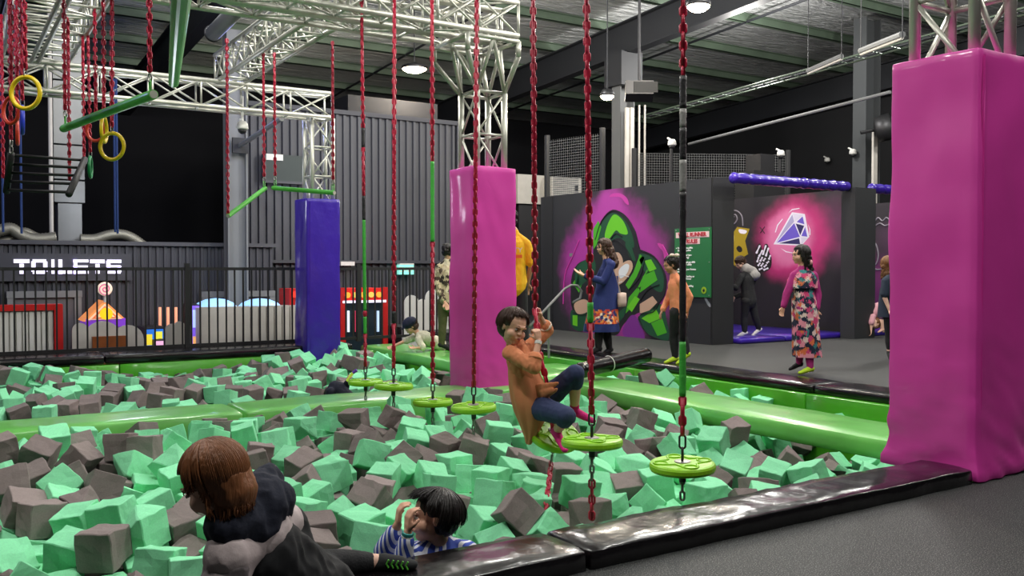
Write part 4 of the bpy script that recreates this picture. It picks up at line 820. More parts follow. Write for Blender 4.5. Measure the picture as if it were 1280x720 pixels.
# rings on red chains
def ringset(lab, px, py, dia, d, m, topx, face, lean=0):
    q = P(px, py, d); R0 = .115; t = thing('gym_ring', lab, 'ring', q, 'gym rings'); nr = (FV * math.cos(face) + RV * math.sin(face)); nr = V((nr.x, nr.y, lean)).normalized()
    MB().ring(q, nr, R0, .0165, 36, 12).build('ring', M[m], t, smooth=True)
    up = V((0, 0, 1)) - nr * nr.z; tp = q + up.normalized() * R0; MB().ring(tp + V((0, 0, .03)), nr.cross(V((0, 0, 1))), .016, .004, 14, 6, V((0, 0, .014))).build('shackle', M['steel'], t, smooth=True)
    top = P(topx, 0, d); s = tp + V((0, 0, .055)); e = s + (top - s) * ((zt1 - s.z) / (top.z - s.z)); chain_part('red_chain', s, e, M['red_sleeve'], t, core=.008); return t
ringset('large yellow gym ring, foremost at upper left', 32, 116, 40, 6.6, 'yellow', 30, .15)
ringset('red gym ring hanging behind the foremost yellow ring', 14, 138, 30, 8.0, 'ringred', 14, .5)
ringset('red gym ring turned edge-on at the left below the blue one', 22, 166, 26, 9.2, 'ringred', 18, 1.1)
ringset('blue gym ring at upper left below the yellow ring', 28, 150, 34, 7.8, 'ringblue', 26, 1.05)
ringset('yellow gym ring facing the camera above the blue strap', 140, 183, 33, 7.9, 'yellow', 140, .2)
ringset('yellow gym ring seen edge-on beside the round yellow ring', 130, 162, 30, 8.4, 'yellow', 129, 1.35)
ringset('red gym ring hanging behind the green bar', 120, 162, 28, 9.2, 'ringred', 118, .3)
ringset('green gym ring seen edge-on at the black ladder', 113, 209, 24, 10.2, 'ringgreen', 109, 1.25)
for i, (px, y1_, d, lab) in enumerate(((4, 222, 9.5, 'red chain hanging at the very left edge'), (22, 112, 8.8, 'red chain left of the yellow ring, hanging free'), (87, 225, 9.6, 'thin red chain hanging behind the green bar end'), (285, 268, 10.5, 'thin red chain holding the left end of the far trapeze'), (105, 200, 10.3, 'red chain holding the right side of the black ladder'))):
    q = P(px, y1_, d); t = thing('hanging_chain', lab, 'chain', q); chain_part('red_chain', q, V((q.x, q.y, zt1)), M['red_sleeve'], t, core=.008)
# black hanging ladder
dl = 8.4; A1, A2 = P(14, 192, dl), P(8, 240, dl + .3); B1, B2 = P(106, 199, dl + .4), P(86, 243, dl - .4)
t = thing('hanging_ladder', 'black tubular ladder hanging flat at the left below the rings', 'ladder', A1)
MB().tube([A1, A2], .032, 10).build('side_rail', M['matte_black'], t, smooth=True); MB().tube([B1, B2], .03, 10).build('side_rail', M['matte_black'], t, smooth=True)
for k in range(5): s = (k + .15) / 4.4; MB().tube([A1.lerp(A2, s), B1.lerp(B2, s)], .014, 8).build('rung', M['matte_black'], t, smooth=True)
chain_part('steel_links', A1, A1 + V((0, 0, .13)), M['steel'], t, l=.07, w=.02, core=0); chain_part('red_chain', A1 + V((0, 0, .13)), V((A1.x, A1.y, zt1)), M['red_sleeve'], t, core=.008)
# green bars
def bar(lab, a, b, r, chains):
    t = thing('hanging_bar', lab, 'bar', (a + b) / 2, 'green hanging bars'); MB().tube([a, a.lerp(b, .01), a.lerp(b, .99), b], [r * .93, r, r, r * .93], 18).build('bar_tube', M['barpaint'], t, smooth=False)
    for e, dx in ((a, -1), (b, 1)): MB().lathe(e, [(r * .8, 0), (r * .8, .004)], 16, (e - (b if dx < 0 else a))).build('end_cap', M['white2'], t)
    for f_, up in chains:
        s = a.lerp(b, f_) + V((0, 0, r)); MB().ring(s + V((0, 0, .035)), (b - a).cross(V((0, 0, 1))), .018, .005, 14, 6, V((0, 0, .018))).build('shackle', M['barpaint'], t, smooth=True)
        chain_part('steel_links', s + V((0, 0, .05)), s + V((0, 0, .13)), M['steel'], t, l=.06, w=.018, core=0)
        if up: chain_part('red_chain', s + V((0, 0, .13)), V((s.x + .0, s.y, zt1)), M['red_sleeve'], t, core=.009)
    return t
bar('green hanging bar slanting across the air ducts at upper left', P(79, 161, 8.2), P(192, 118, 6.2), .035, ((.03, 1), (.97, 1)))
bar('green hanging bar seen almost end-on, pointing up out of the picture', P(217, 104, 6.6), P(229, -30, 2.9), .036, ((.05, 1), (.97, 0)))
bar('thin green trapeze bar on the left side of the far pair', P(285, 270, 10.5), P(332, 235, 11.2), .028, ((.96, 1),))
bar('thin green trapeze bar on the right side of the far pair', P(341, 235, 11.2), P(418, 241, 10.6), .028, ((.04, 1), (.98, 1)))

# ================================================================ FOAM
SC = 1.04
# resting place of every foam cube: x, y, z in mm, three quaternion parts in hundredths, size code; largest in view first
FOAM = [
692,4860,-186,-30,61,29,63,3404,3321,-299,-73,-7,-67,10,3870,3317,-430,-36,68,60,63,880,4959,-157,24,-72,24,63,1881,4290,-218,-12,12,-33,62,2674,4141,-143,89,-17,-41,42,
478,5606,-192,-14,73,9,58,1354,4404,-231,-62,5,-76,34,4013,3326,-307,-37,64,65,62,1251,4630,-245,-83,50,-21,10,4783,3260,-355,-44,-45,-57,35,888,4544,-229,6,10,96,14,
275,5109,-284,60,46,64,63,559,5016,-242,6,-13,93,42,4277,3279,-297,26,-75,14,2,1385,4138,-274,-73,-20,-65,59,1412,5022,-149,74,9,24,42,2096,4241,-243,-69,13,-6,8,
1609,4419,-251,12,-78,61,10,5496,3262,-549,-67,-10,-73,40,1695,4829,-180,63,16,-74,46,4359,3280,-475,-64,18,-74,43,4579,3267,-443,48,11,-6,10,367,6248,-119,70,-19,-65,43,
1279,4883,-217,62,-51,56,46,1934,4543,-218,-55,38,56,43,3424,4571,-224,-68,8,-2,43,967,4307,-227,-58,-38,52,3,2158,5562,-136,61,-53,-43,35,3168,4126,-239,1,-4,-100,50,
5022,3267,-368,-67,73,6,14,1291,5995,-168,-66,0,-74,40,407,5821,-174,13,-58,-5,60,1609,4108,-266,5,66,-8,44,1548,5569,-137,-25,-57,-50,58,1681,5119,-147,-46,-63,48,40,
2118,4864,-159,-43,-3,-87,10,4834,3258,-535,-46,-57,46,50,586,6996,-96,80,-7,-28,59,2588,4352,-265,-70,-69,0,42,1077,6431,-146,27,-91,22,42,1089,5060,-217,78,7,15,40,
2849,4669,-190,25,65,-43,47,805,5343,-176,-73,23,60,58,642,5442,-200,28,-74,32,40,1257,5263,-182,-50,-15,-82,59,3993,4495,-231,-75,10,64,35,812,6781,-120,-18,-38,-31,11,
3227,3566,-442,44,52,-59,42,3963,4005,-220,-51,51,-51,46,372,7270,-84,53,-53,56,43,5108,5087,-165,28,45,71,59,2545,5818,-110,-69,-39,-40,62,845,5993,-155,-70,46,-46,48,
5643,3290,-696,68,-53,-25,42,2638,5000,-177,99,-10,-8,8,2275,4367,-245,-62,-25,-63,12,4597,4952,-145,-6,-40,-91,48,2029,5752,-116,71,-35,-41,58,2555,4671,-225,-23,-58,-15,32,
4441,4639,-257,39,30,70,62,4671,4457,-214,55,60,-12,43,4099,5654,-136,95,26,17,59,2634,3364,-285,-26,67,-27,40,4154,3352,-480,65,42,50,59,2177,4572,-240,38,51,69,58,
623,6114,-148,-40,-80,-41,46,1483,5844,-109,-56,81,-11,48,6654,3510,-784,47,-62,-58,43,5024,4409,-280,76,22,-61,40,5285,3285,-723,-6,-83,-53,46,1223,6720,-72,-28,-96,8,42,
3801,5714,-150,-51,39,-56,42,5157,4215,-259,-65,46,43,60,4291,5382,-131,-22,-60,-46,15,3772,3498,-284,-63,61,-6,50,1695,4582,-211,12,71,0,2,3352,3612,-277,3,76,-4,62,
3824,4603,-265,1,-73,-26,48,1766,5988,-124,63,-3,77,58,2770,4022,-246,40,28,-35,40,1296,6224,-101,59,-48,0,8,1081,6841,-64,96,-26,0,34,3276,5674,-130,59,42,-65,14,
325,4738,-290,-41,-21,66,12,2485,7109,-110,69,13,-69,46,3552,4930,-213,4,-4,99,11,3787,4336,-292,82,-43,-38,8,5434,5190,-133,-45,-58,37,44,2387,5263,-149,7,5,-91,3,
1889,5149,-195,-77,61,-13,42,6234,3497,-655,53,41,47,56,1031,5403,-175,2,-79,9,42,3048,3632,-285,76,13,6,42,2888,6949,-65,-69,25,62,62,1143,4097,-289,92,-8,10,56,
1991,6954,-108,11,61,-9,11,3713,6036,-121,73,-9,-18,47,4013,4751,-199,47,-62,42,46,706,7243,-58,11,69,13,47,2694,5200,-167,54,-54,34,56,2430,3396,-248,-3,-83,52,42,
2963,4905,-162,26,-97,0,8,3172,5887,-132,58,-49,54,48,5027,3271,-543,-39,-47,-57,46,5145,5985,-132,-65,-35,-46,43,2509,4114,-305,-13,-37,92,35,2566,5412,-156,-25,-40,-43,40,
1119,4887,-341,-96,-22,-14,44,5490,5753,-143,50,82,-27,40,532,6561,-159,-49,27,52,56,3049,5545,-190,4,-100,2,15,701,5666,-176,75,5,17,2,3054,5303,-241,22,-54,33,58,
6252,3682,-644,72,-15,68,11,3257,6976,-79,44,-30,-61,56,1609,6383,-112,77,20,-59,40,5025,3472,-343,-33,40,65,46,1718,6785,-85,-76,-24,-60,2,3022,6109,-124,-26,51,54,58,
3530,5660,-209,-71,-1,-66,42,2043,6346,-96,92,-21,-1,62,5804,3769,-491,28,20,93,60,4179,6132,-120,-26,-73,61,59,1123,6214,-264,-78,8,-62,11,1945,4782,-217,-60,-12,-75,8,
6909,3895,-711,32,3,-41,51,3323,5200,-214,60,-50,35,40,4557,5159,-176,75,-65,8,46,3735,5097,-181,59,-32,-52,43,2602,6362,-125,67,19,-70,3,4322,7192,-91,3,-58,80,47,
4237,7621,-96,-38,-67,56,12,3523,5247,-209,67,-73,-11,14,1499,7170,-153,61,66,32,40,2862,7413,-134,-15,79,11,8,3197,3861,-248,19,51,81,42,2998,4438,-230,19,64,72,40,
3779,4872,-213,15,22,-10,42,5848,3341,-624,70,29,6,58,516,4829,-387,-69,10,-71,8,2707,5617,-140,53,-69,49,43,4320,6499,-80,59,-46,-32,3,3637,4696,-261,-22,35,59,44,
4363,7492,-69,15,-48,22,58,1917,5420,-171,1,67,65,46,695,4659,-370,-46,-50,-51,32,594,5874,-198,-48,-35,-43,10,4970,6660,-102,-28,49,-82,43,2665,6153,-140,21,-22,-36,47,
3691,7057,-102,63,-13,-17,44,4233,6745,-91,77,-10,62,32,4445,4429,-271,45,-73,51,44,3133,6411,-86,-58,10,75,46,6840,4138,-645,-30,58,72,58,5069,3692,-477,-1,-10,99,43,
2432,10456,-224,68,-36,62,14,4475,6299,-126,-82,-5,44,46,4035,4992,-202,-92,6,-18,50,4772,6222,-118,-54,8,84,44,806,12152,-102,-7,-57,-10,43,2049,6084,-154,-91,37,-2,12,
4479,5589,-94,-1,12,-81,46,3129,4643,-221,-58,24,74,46,1150,10481,-295,-4,-8,94,40,5332,4514,-255,-68,-3,-59,8,4981,4983,-321,52,28,64,10,699,10462,-298,61,-52,-41,51,
1452,11471,-184,64,51,-49,59,1861,6155,-104,47,-51,41,2,3261,4885,-244,48,-50,47,46,900,7309,-143,-70,65,13,51,2940,5742,-188,-35,-10,-92,34,2013,10227,-239,-22,72,26,40,
4757,5521,-195,76,-28,34,34,3356,4181,-255,80,-1,-59,14,3825,6344,-126,41,17,-63,14,2222,4069,-331,74,21,-61,8,1832,7487,-159,-72,-10,34,34,4978,6426,-88,-7,-5,-97,44,
722,4309,-311,32,41,-2,10,549,11351,-239,-50,54,24,42,1554,5028,-318,-63,29,57,51,3000,10196,-239,68,18,-71,51,6792,3523,-942,3,-9,11,47,2614,9831,-226,-36,72,18,15,
5511,6146,-205,-95,18,13,11,1445,8045,-212,-47,-69,-23,62,4532,4108,-278,1,15,69,42,6988,3598,-621,-70,64,8,46,1574,10786,-272,37,-55,-67,40,882,10864,-263,30,-78,27,10,
1908,10731,-295,-78,44,-27,43,914,10260,-294,-70,13,69,46,4912,11657,-147,21,-59,7,59,7112,7890,-100,49,15,81,34,2524,5258,-338,-71,-15,66,34,5437,5082,-339,65,-56,-46,58,
1674,11003,-231,-8,-66,-31,63,6911,7953,-101,-19,10,58,58,6765,3693,-741,-44,64,-33,46,1493,6068,-109,2,54,-7,40,3560,3253,-499,-71,-70,5,43,2647,10388,-224,-29,64,22,42,
5157,7816,-180,-80,55,18,8,4313,5175,-210,-39,-82,20,10,2166,10382,-216,-32,69,-62,63,5231,3323,-515,55,8,11,11,2479,6025,-245,-11,87,7,14,726,6341,-169,20,48,-85,42,
1380,10604,-278,55,-46,-63,51,6707,3757,-913,-52,17,1,43,4954,5366,-173,9,24,-89,40,2243,5069,-183,-56,-28,39,42,5413,10711,-251,10,-86,41,46,5281,10941,-271,18,1,-94,10,
4373,3918,-274,-92,38,6,58,4915,7172,-122,-17,24,33,42,6280,3944,-630,6,-99,-8,48,3410,3502,-485,7,75,-9,40,4197,12115,-160,-37,-49,-68,42,2470,11331,-215,62,-30,-25,47,
4699,10698,-291,-100,1,-9,51,3718,10698,-248,-57,-49,49,58,1658,5357,-178,49,27,48,48,3701,7820,-131,-7,76,-21,50,4157,4166,-246,-57,5,80,42,3366,10962,-236,-23,6,97,42,
6621,3954,-689,-5,53,-73,42,5366,11915,-137,57,-18,-53,46,4095,10996,-224,46,36,-57,58,1011,11119,-221,26,-54,-78,40,2789,7976,-175,-47,-69,-44,43,2594,6614,-207,-25,21,93,35,
1173,12145,-110,-62,4,16,62,1334,10298,-316,6,61,-79,42,3942,6995,-229,43,20,-68,58,7117,4029,-647,14,-55,82,46,3220,6160,-132,59,63,-38,2,4598,3302,-701,-77,60,14,42,
1884,10935,-253,-68,4,-72,35,929,7530,-114,-47,52,53,34,678,10736,-265,-70,15,70,35,2168,6718,-110,31,62,58,50,3969,12463,-156,-7,61,-72,42,7296,6871,-184,-59,41,57,2,
483,10445,-333,18,97,13,44,2560,4886,-345,1,-64,-4,47,258,4937,-401,-58,-67,-45,62,724,12378,-94,63,39,-55,2,2108,10863,-223,-10,26,54,59,441,5327,-383,100,-5,-1,62,
1909,11516,-199,38,-92,3,56,1170,10901,-246,-53,31,50,46,5040,10932,-266,-12,12,-95,58,4144,3880,-281,40,6,-5,58,3220,7413,-133,-7,12,77,42,3525,5428,-208,-73,-66,-1,8,
1628,7743,-202,40,-65,-38,35,290,5838,-320,22,9,64,43,3267,10234,-278,-58,15,79,40,2461,6907,-270,-22,44,-62,2,3010,3529,-493,-99,-5,11,42,4643,5936,-162,58,45,-61,32,
2086,7278,-121,67,-15,-11,43,4502,12550,-145,60,-64,44,34,3432,4823,-390,-72,7,-69,42,4565,6554,-102,65,39,-29,62,284,5579,-357,-60,-22,-47,48,1922,12519,-260,-58,50,56,10,
4386,4996,-271,-88,-38,18,42,1609,9829,-291,69,7,39,43,1071,12776,-135,-52,42,69,56,4813,3279,-711,-67,-5,-73,47,797,11916,-271,-15,-97,-8,35,4597,11974,-126,-14,-94,20,15,
1389,7570,-190,3,89,46,2,3427,5962,-150,-62,-17,-46,42,3333,12718,-285,28,62,-39,40,1133,11892,-178,-69,-62,-18,40,1900,3970,-322,-21,93,-24,43,3362,3247,-477,-48,-47,52,59,
4865,11848,-124,-45,38,73,59,1290,11297,-245,1,66,17,40,3669,11494,-292,-74,57,34,34,1002,6017,-269,-41,-35,63,51,3819,6740,-243,5,-94,-16,50,161,5581,-228,-49,7,87,32,
4428,11169,-243,-46,39,-51,46,4922,3984,-310,-42,-67,61,32,4565,10881,-266,-72,-68,-9,40,3130,6680,-249,72,-20,30,42,1610,12163,-171,72,-4,69,50,5643,4054,-322,78,26,21,40,
2715,11053,-205,-71,-19,-68,46,2748,10017,-197,-68,6,72,42,3610,6802,-227,-18,-64,20,3,468,5530,-373,65,-2,-20,32,6006,3436,-641,19,-82,-50,40,2849,7733,-159,-19,-82,3,43,
5597,7098,-212,-34,-76,35,43,3765,12416,-209,67,19,-66,8,1066,10685,-299,-2,57,22,58,1401,12273,-171,-11,-8,69,14,530,12517,-187,-43,-30,-28,43,3703,10101,-289,-31,-94,7,34,
2442,7521,-152,-20,-15,49,32,982,6877,-244,6,9,11,40,7282,6540,-250,2,-4,81,62,2047,9804,-261,-44,52,43,48,2038,7686,-190,74,66,-10,62,2317,5802,-260,3,-2,64,35,
5406,11505,-261,30,51,-51,46,2782,6508,-138,-39,1,-90,32,4767,10874,-226,-47,41,46,46,4231,12845,-120,46,-55,-53,56,5143,7103,-100,2,74,-6,46,6829,6990,-161,90,-20,15,42,
3890,4242,-407,69,-18,-54,46,695,4860,-422,-48,50,49,46,4944,6914,-131,-11,95,-17,58,2803,4920,-316,56,-2,-83,14,3607,7547,-179,19,40,-56,10,6663,5815,-455,79,60,11,59,
2211,7526,-150,48,39,-60,46,1224,11487,-211,71,3,-69,50,2946,11248,-245,-82,-9,3,50,4264,4581,-413,3,5,-71,47,1493,12486,-129,-50,-48,-36,8,3194,4404,-406,-42,-41,-55,43,
4111,10067,-311,47,-59,46,14,4348,3606,-297,1,78,-21,63,2339,7281,-169,-17,79,-10,32,5019,4604,-381,25,-63,-26,46,2557,4461,-425,-6,18,-79,42,6635,5184,-623,-56,-10,-5,32,
5254,12221,-107,49,54,-39,46,5144,11918,-144,-4,15,-54,8,3502,12077,-257,78,29,-53,43,1097,7799,-209,53,31,-43,42,4569,7355,-129,-20,-23,-73,40,3628,3461,-471,19,58,-5,58,
7271,3820,-727,-64,53,41,32,2337,4876,-306,-23,-40,-57,60,884,4851,-355,5,65,3,34,606,12880,-104,14,-97,15,14,5276,10327,-308,46,46,-74,58,3911,10736,-283,-51,-53,45,32,
5454,4912,-385,-15,56,79,8,3091,6868,-231,55,56,54,42,6445,5912,-477,-25,94,-16,50,4651,7688,-103,-41,66,44,50,3408,9832,-282,-47,52,57,58,4463,12910,-131,-71,68,2,46,
5195,13023,-57,-57,-15,78,14,3977,12090,-273,-77,-58,-25,10,4590,5750,-94,-31,62,34,11,3908,3615,-461,59,-15,-79,48,2784,5896,-159,9,-51,-84,3,747,11730,-354,-91,17,19,43,
2299,11598,-250,55,-56,45,46,2047,8084,-217,-51,52,-55,58,5014,12457,-109,34,-30,89,48,3900,10093,-328,14,28,-74,32,5517,7770,-193,15,-24,14,42,3542,12529,-264,6,-4,80,59,
4931,10651,-365,-82,-48,-30,40,2445,3898,-304,77,0,-63,42,2544,10938,-217,-98,-10,16,32,4034,10359,-302,-33,-66,-31,11,2792,7403,-283,20,-67,72,2,3413,10057,-281,-98,15,-7,60,
1824,4324,-405,81,7,59,43,2096,11643,-237,42,-47,-61,8,4634,10274,-353,8,61,-75,43,945,6240,-239,-55,57,-48,42,1676,4865,-360,-50,49,58,10,3141,11004,-270,-1,-3,-13,43,
2984,12614,-313,28,-9,-73,47,7027,5431,-646,1,48,88,56,3752,11908,-261,49,-5,45,8,5525,6555,-236,33,-59,53,46,3175,13044,-307,-50,56,41,12,1854,7788,-193,40,-40,54,34,
921,11507,-290,-29,40,-87,44,4158,6370,-252,15,70,13,2,364,6854,-221,-70,-69,-21,34,4296,11392,-239,53,63,-25,35,4801,5128,-182,-37,64,31,44,3827,11208,-263,-59,-32,-62,34,
6266,5646,-560,-7,-16,-74,60,1753,12892,-234,2,8,69,47,3862,10961,-260,54,49,-53,15,4267,5515,-298,-64,-6,-4,10,4298,10271,-322,-46,43,52,40,992,12078,-274,49,-40,-52,58,
4825,3453,-518,-32,43,67,15,2694,6999,-276,70,-9,-70,34,2234,7060,-167,64,72,0,32,5221,4811,-377,-14,-18,97,40,3269,6642,-126,80,-43,-35,43,1019,13001,-124,46,-88,-14,2,
2712,9491,-273,11,-77,-3,59,2290,10210,-360,55,59,-37,10,7259,8753,-239,64,63,-33,51,5353,6615,-284,-31,-43,-68,51,3888,5611,-307,99,4,8,42,4230,10488,-291,-47,54,42,42,
1536,10015,-309,73,-21,54,10,5668,6955,-309,78,-36,-41,14,5700,4284,-425,29,4,60,8,4487,11641,-221,24,36,48,58,864,3993,-269,-55,42,55,15,1914,6538,-230,-55,49,54,63,
4174,3579,-443,81,16,56,42,4361,10894,-276,-12,1,-99,62,4308,5747,-288,-31,57,-67,50,4573,4866,-323,23,-68,-28,58,5750,3525,-636,-30,8,-85,32,5431,10469,-320,-66,-15,-60,40,
4048,12909,-183,63,29,57,58,2702,7188,-294,-47,-61,-41,2,2383,12913,-304,1,7,-67,10,3844,12958,-244,9,-49,-18,14,4353,6967,-118,54,38,-61,3,3377,12933,-271,69,-8,14,8,
2344,5478,-302,7,54,84,3,3919,5964,-193,-56,-36,-46,44,3688,4105,-384,-22,-11,60,58,6651,4187,-712,-27,69,62,42,5488,3715,-484,-47,42,41,8,4650,12424,-259,37,7,-67,50,
2099,5515,-329,-4,-100,-6,11,3340,11515,-256,-23,56,-74,34,531,7779,-248,8,-37,-19,42,4036,7414,-281,44,-51,54,2,3950,11683,-290,-54,40,33,62,7110,8394,-203,81,-58,-6,42,
4298,10670,-282,51,-51,38,58,3339,11291,-270,36,-48,56,11,1338,5759,-301,49,65,-32,3,3987,3643,-301,-33,78,18,47,5035,11271,-228,86,48,-7,42,2459,6233,-264,-74,64,-18,59,
7143,5185,-588,70,37,-31,40,2557,11494,-208,57,-25,72,35,2035,4431,-409,10,-73,3,62,3668,11343,-406,-50,-6,1,8,5916,3677,-660,-57,-31,-66,60,4043,11434,-251,-36,21,89,35,
1866,6006,-284,34,56,56,32,5295,5937,-303,14,-58,-15,42,4642,6350,-251,24,69,-43,56,4423,12231,-279,-2,-50,-32,0,358,6455,-222,-98,0,-16,34,2599,4683,-412,-59,-48,-46,44,
4062,4487,-409,77,1,-64,2,1177,12511,-137,20,13,50,58,5295,3889,-310,11,-14,95,35,3146,7104,-245,-19,96,21,42,1106,11703,-243,33,-43,-16,8,5488,4352,-380,39,14,66,8,
4790,5745,-264,-82,-4,56,43,5097,5754,-275,-45,-41,61,58,5339,5494,-331,-48,12,19,59,3010,3286,-458,48,2,-3,47,6811,5392,-635,27,-24,-93,46,1171,4457,-417,68,-12,72,50,
4281,7360,-252,59,-57,-32,62,5258,10747,-440,-54,38,41,34,6561,4999,-649,73,-31,25,11,4279,4396,-432,-1,6,-100,59,4104,5939,-310,12,-4,-74,11,6789,4359,-621,71,-50,-11,44,
7126,6716,-256,-72,2,-61,46,7303,4029,-698,6,-97,22,48,2410,8086,-241,5,-18,-66,42,4839,12073,-220,-4,16,-69,56,7166,7808,-265,23,41,37,58,1626,6928,-267,48,59,37,11,
1364,11721,-231,20,19,7,10,3483,11837,-278,9,-1,-85,32,4918,6435,-284,0,-8,-72,44,2385,4635,-378,65,-46,34,47,3342,12221,-322,-33,94,-5,34,5243,10001,-355,-34,-47,-57,35,
1930,13016,-271,-59,45,-23,2,3401,4572,-394,3,5,-23,10,1658,7145,-289,5,20,-75,10,152,6305,-294,37,11,-88,47,6935,6829,-229,-48,-78,-41,8,2111,13038,-320,67,20,-69,2,
3127,11526,-315,-18,-74,19,44,2175,11262,-245,67,-26,57,42,3593,6448,-264,-33,37,-63,50,4993,3328,-718,18,-74,2,34,4680,10507,-395,43,3,-89,50,763,12115,-276,-32,64,51,40,
1117,7378,-179,18,-69,69,56,2267,12349,-301,-10,-14,-97,43,492,5059,-417,-45,-41,-56,50,927,5053,-332,15,-69,-71,58,4236,12521,-252,9,75,-66,62,5407,12854,-159,-48,-53,-36,34,
5042,12858,-145,90,1,40,32,700,12344,-271,51,44,52,3,2437,6682,-316,-6,-17,-14,42,470,4597,-374,-45,89,8,32,2611,10638,-266,-42,22,-88,42,2510,5083,-372,55,-58,43,15,
2448,12679,-323,-78,61,-9,50,5554,5637,-320,62,-22,-66,15,4338,3831,-498,72,18,66,50,965,12313,-270,58,-30,52,44,2514,3622,-301,43,8,-21,40,4296,7837,-339,-6,-36,93,8,
1639,12086,-349,94,33,-3,46,1204,6516,-280,59,75,-30,34,4868,11488,-308,4,-85,-52,58,2907,7113,-239,0,-65,-76,42,4834,11901,-293,-56,-2,82,8,4146,6926,-240,-62,12,-6,11,
6368,4839,-602,4,79,-14,43,4568,5745,-283,71,-6,70,47,1639,4671,-378,50,58,-41,42,7294,6034,-554,-4,-92,-38,42,6424,11987,-537,46,-7,-37,40,1008,12780,-295,-50,47,66,10,
2967,6401,-259,-37,-44,-55,40,2259,6016,-231,-42,-44,-53,43,3315,10664,-397,15,-81,56,42,2312,9556,-304,-30,-59,-71,10,3317,11909,-317,-9,-1,96,11,7308,7514,-254,-68,-68,-20,42,
1914,4712,-405,-7,9,-63,10,906,7106,-227,-5,96,-26,50,2478,12157,-297,-80,8,10,58,1088,4664,-434,-4,-83,3,42,3567,5910,-323,13,70,-8,59,1652,7417,-295,-82,8,3,35,
664,10940,-287,42,59,47,56,1704,11824,-385,76,-61,-19,14,4082,7190,-280,-4,14,99,42,6997,3789,-923,67,55,-24,43,2839,13050,-394,23,-59,75,11,5453,3542,-503,42,-68,45,46,
717,7086,-276,17,1,1,42,4806,3670,-522,-41,53,63,58,4280,7570,-304,6,64,20,58,1857,7155,-296,-48,-25,72,3,1485,10651,-448,-59,77,-2,58,4425,12029,-329,-47,36,32,34,
5022,5221,-349,-52,21,-19,32,4135,11204,-254,6,75,3,32,1092,12548,-299,-84,5,-53,42,391,4365,-297,25,18,9,50,4895,12575,-192,45,75,-48,10,1844,10271,-411,-59,5,-81,10,
2015,4203,-423,-37,65,-58,15,3209,4641,-421,42,-53,48,50,3577,12842,-275,-21,-1,93,32,4110,4225,-401,-53,-83,-2,11,5640,5943,-185,-20,66,44,50,1805,6724,-268,16,-8,-98,42,
2457,12471,-310,-21,65,-5,60,5471,12136,-167,-14,65,-7,34,6958,4392,-720,8,40,75,0,4882,10506,-451,-12,-42,37,46,5293,3916,-483,46,-42,-67,48,3885,7882,-348,-73,6,68,35,
2820,12868,-362,-48,34,-62,14,6735,12783,-533,7,-99,-7,10,1885,6229,-297,15,-13,72,42,2786,3750,-254,83,54,7,3,4896,13028,-281,-24,-66,-66,34,5219,4568,-380,8,28,-65,10,
4168,6645,-264,68,-5,-73,46,1036,3814,-264,-60,-6,-79,42,4367,8093,-357,7,35,-62,42,4679,6574,-252,-11,95,0,43,2807,12240,-324,17,-64,8,62,7030,8724,-259,22,5,21,43,
5199,8073,-318,22,-12,6,43,7281,7154,-295,-26,-23,-65,2,1414,6402,-286,99,5,2,44,5360,13049,-158,-48,54,54,35,2068,7213,-302,-5,69,-1,63,3022,11756,-296,-4,10,99,58,
2049,7420,-319,42,-55,-53,42,4430,6131,-246,-7,-76,63,10,4088,5742,-347,-5,58,81,46,5647,12486,-236,-37,61,69,62,2800,4177,-420,63,1,-78,11,824,12655,-120,-44,62,-63,32,
2091,12182,-287,-12,72,-67,58,2121,11883,-262,-46,-87,17,34,5649,12756,-220,49,-36,-27,46,6766,12570,-541,-63,34,54,59,3268,3775,-456,16,70,-11,40,4152,3770,-455,-71,38,-50,8,
1831,12828,-429,46,-47,45,3,4643,6015,-350,76,61,-22,10,5131,10566,-466,-29,64,62,42,7298,5585,-327,63,62,-33,58,4967,7901,-313,68,-8,24,46,3427,10462,-410,-47,-54,39,42,
5008,4825,-388,6,83,-55,10,3305,5801,-328,68,-71,4,40,488,5743,-388,61,-16,78,60,2503,7126,-290,42,-56,44,58,7226,5427,-730,21,-75,-38,42,4134,12363,-330,71,29,-40,10,
2983,5238,-390,47,-39,50,40,1315,6184,-308,48,-58,46,44,1483,11583,-350,-64,-13,75,2,3882,11405,-421,-6,80,-60,15,4886,11689,-360,34,52,-59,42,5662,6729,-290,-33,-74,-53,46,
3734,6991,-283,2,73,-12,42,4893,6640,-330,34,-71,58,48,4942,3924,-475,53,0,84,44,2814,3269,-422,100,-3,4,10,5472,11124,-314,-48,22,-84,3,2063,9479,-312,-16,-56,-45,40,
7142,8070,-158,-75,-28,47,3,1600,6726,-251,42,38,-55,60,2521,3965,-472,57,27,36,34,2354,6490,-287,67,-73,-10,47,4369,5942,-289,83,55,-6,10,4314,7146,-273,-13,-14,-98,44,
6945,5811,-458,-80,-55,24,47,2997,5020,-373,-100,6,6,50,1050,5622,-229,-73,-28,-7,0,3707,3639,-436,64,-52,24,43,7076,3446,-756,-75,3,-65,50,7291,3477,-794,60,-47,41,11,
6784,3293,-781,-71,7,9,46,6989,3256,-787,69,-7,-2,44,6988,3673,-784,-40,-70,27,51,2335,4040,-488,-18,-66,-30,8,3649,3855,-357,-74,2,56,14,3904,4004,-417,69,7,-9,14,
3043,3757,-441,-65,0,5,50,3461,3691,-465,-54,-41,46,48,189,12187,-280,82,-14,33,47,238,12580,-113,-57,5,-29,46,-106,12570,-144,63,-9,76,63,36,5998,-467,10,5,-79,10,
-172,7277,-453,61,-67,-41,62,7018,3254,-970,1,-4,-65,42,7227,3260,-976,-63,0,-77,58,36,5859,-310,5,-7,8,44,-190,12152,-527,-60,38,29,58,-224,12373,-533,-4,-60,-7,58,
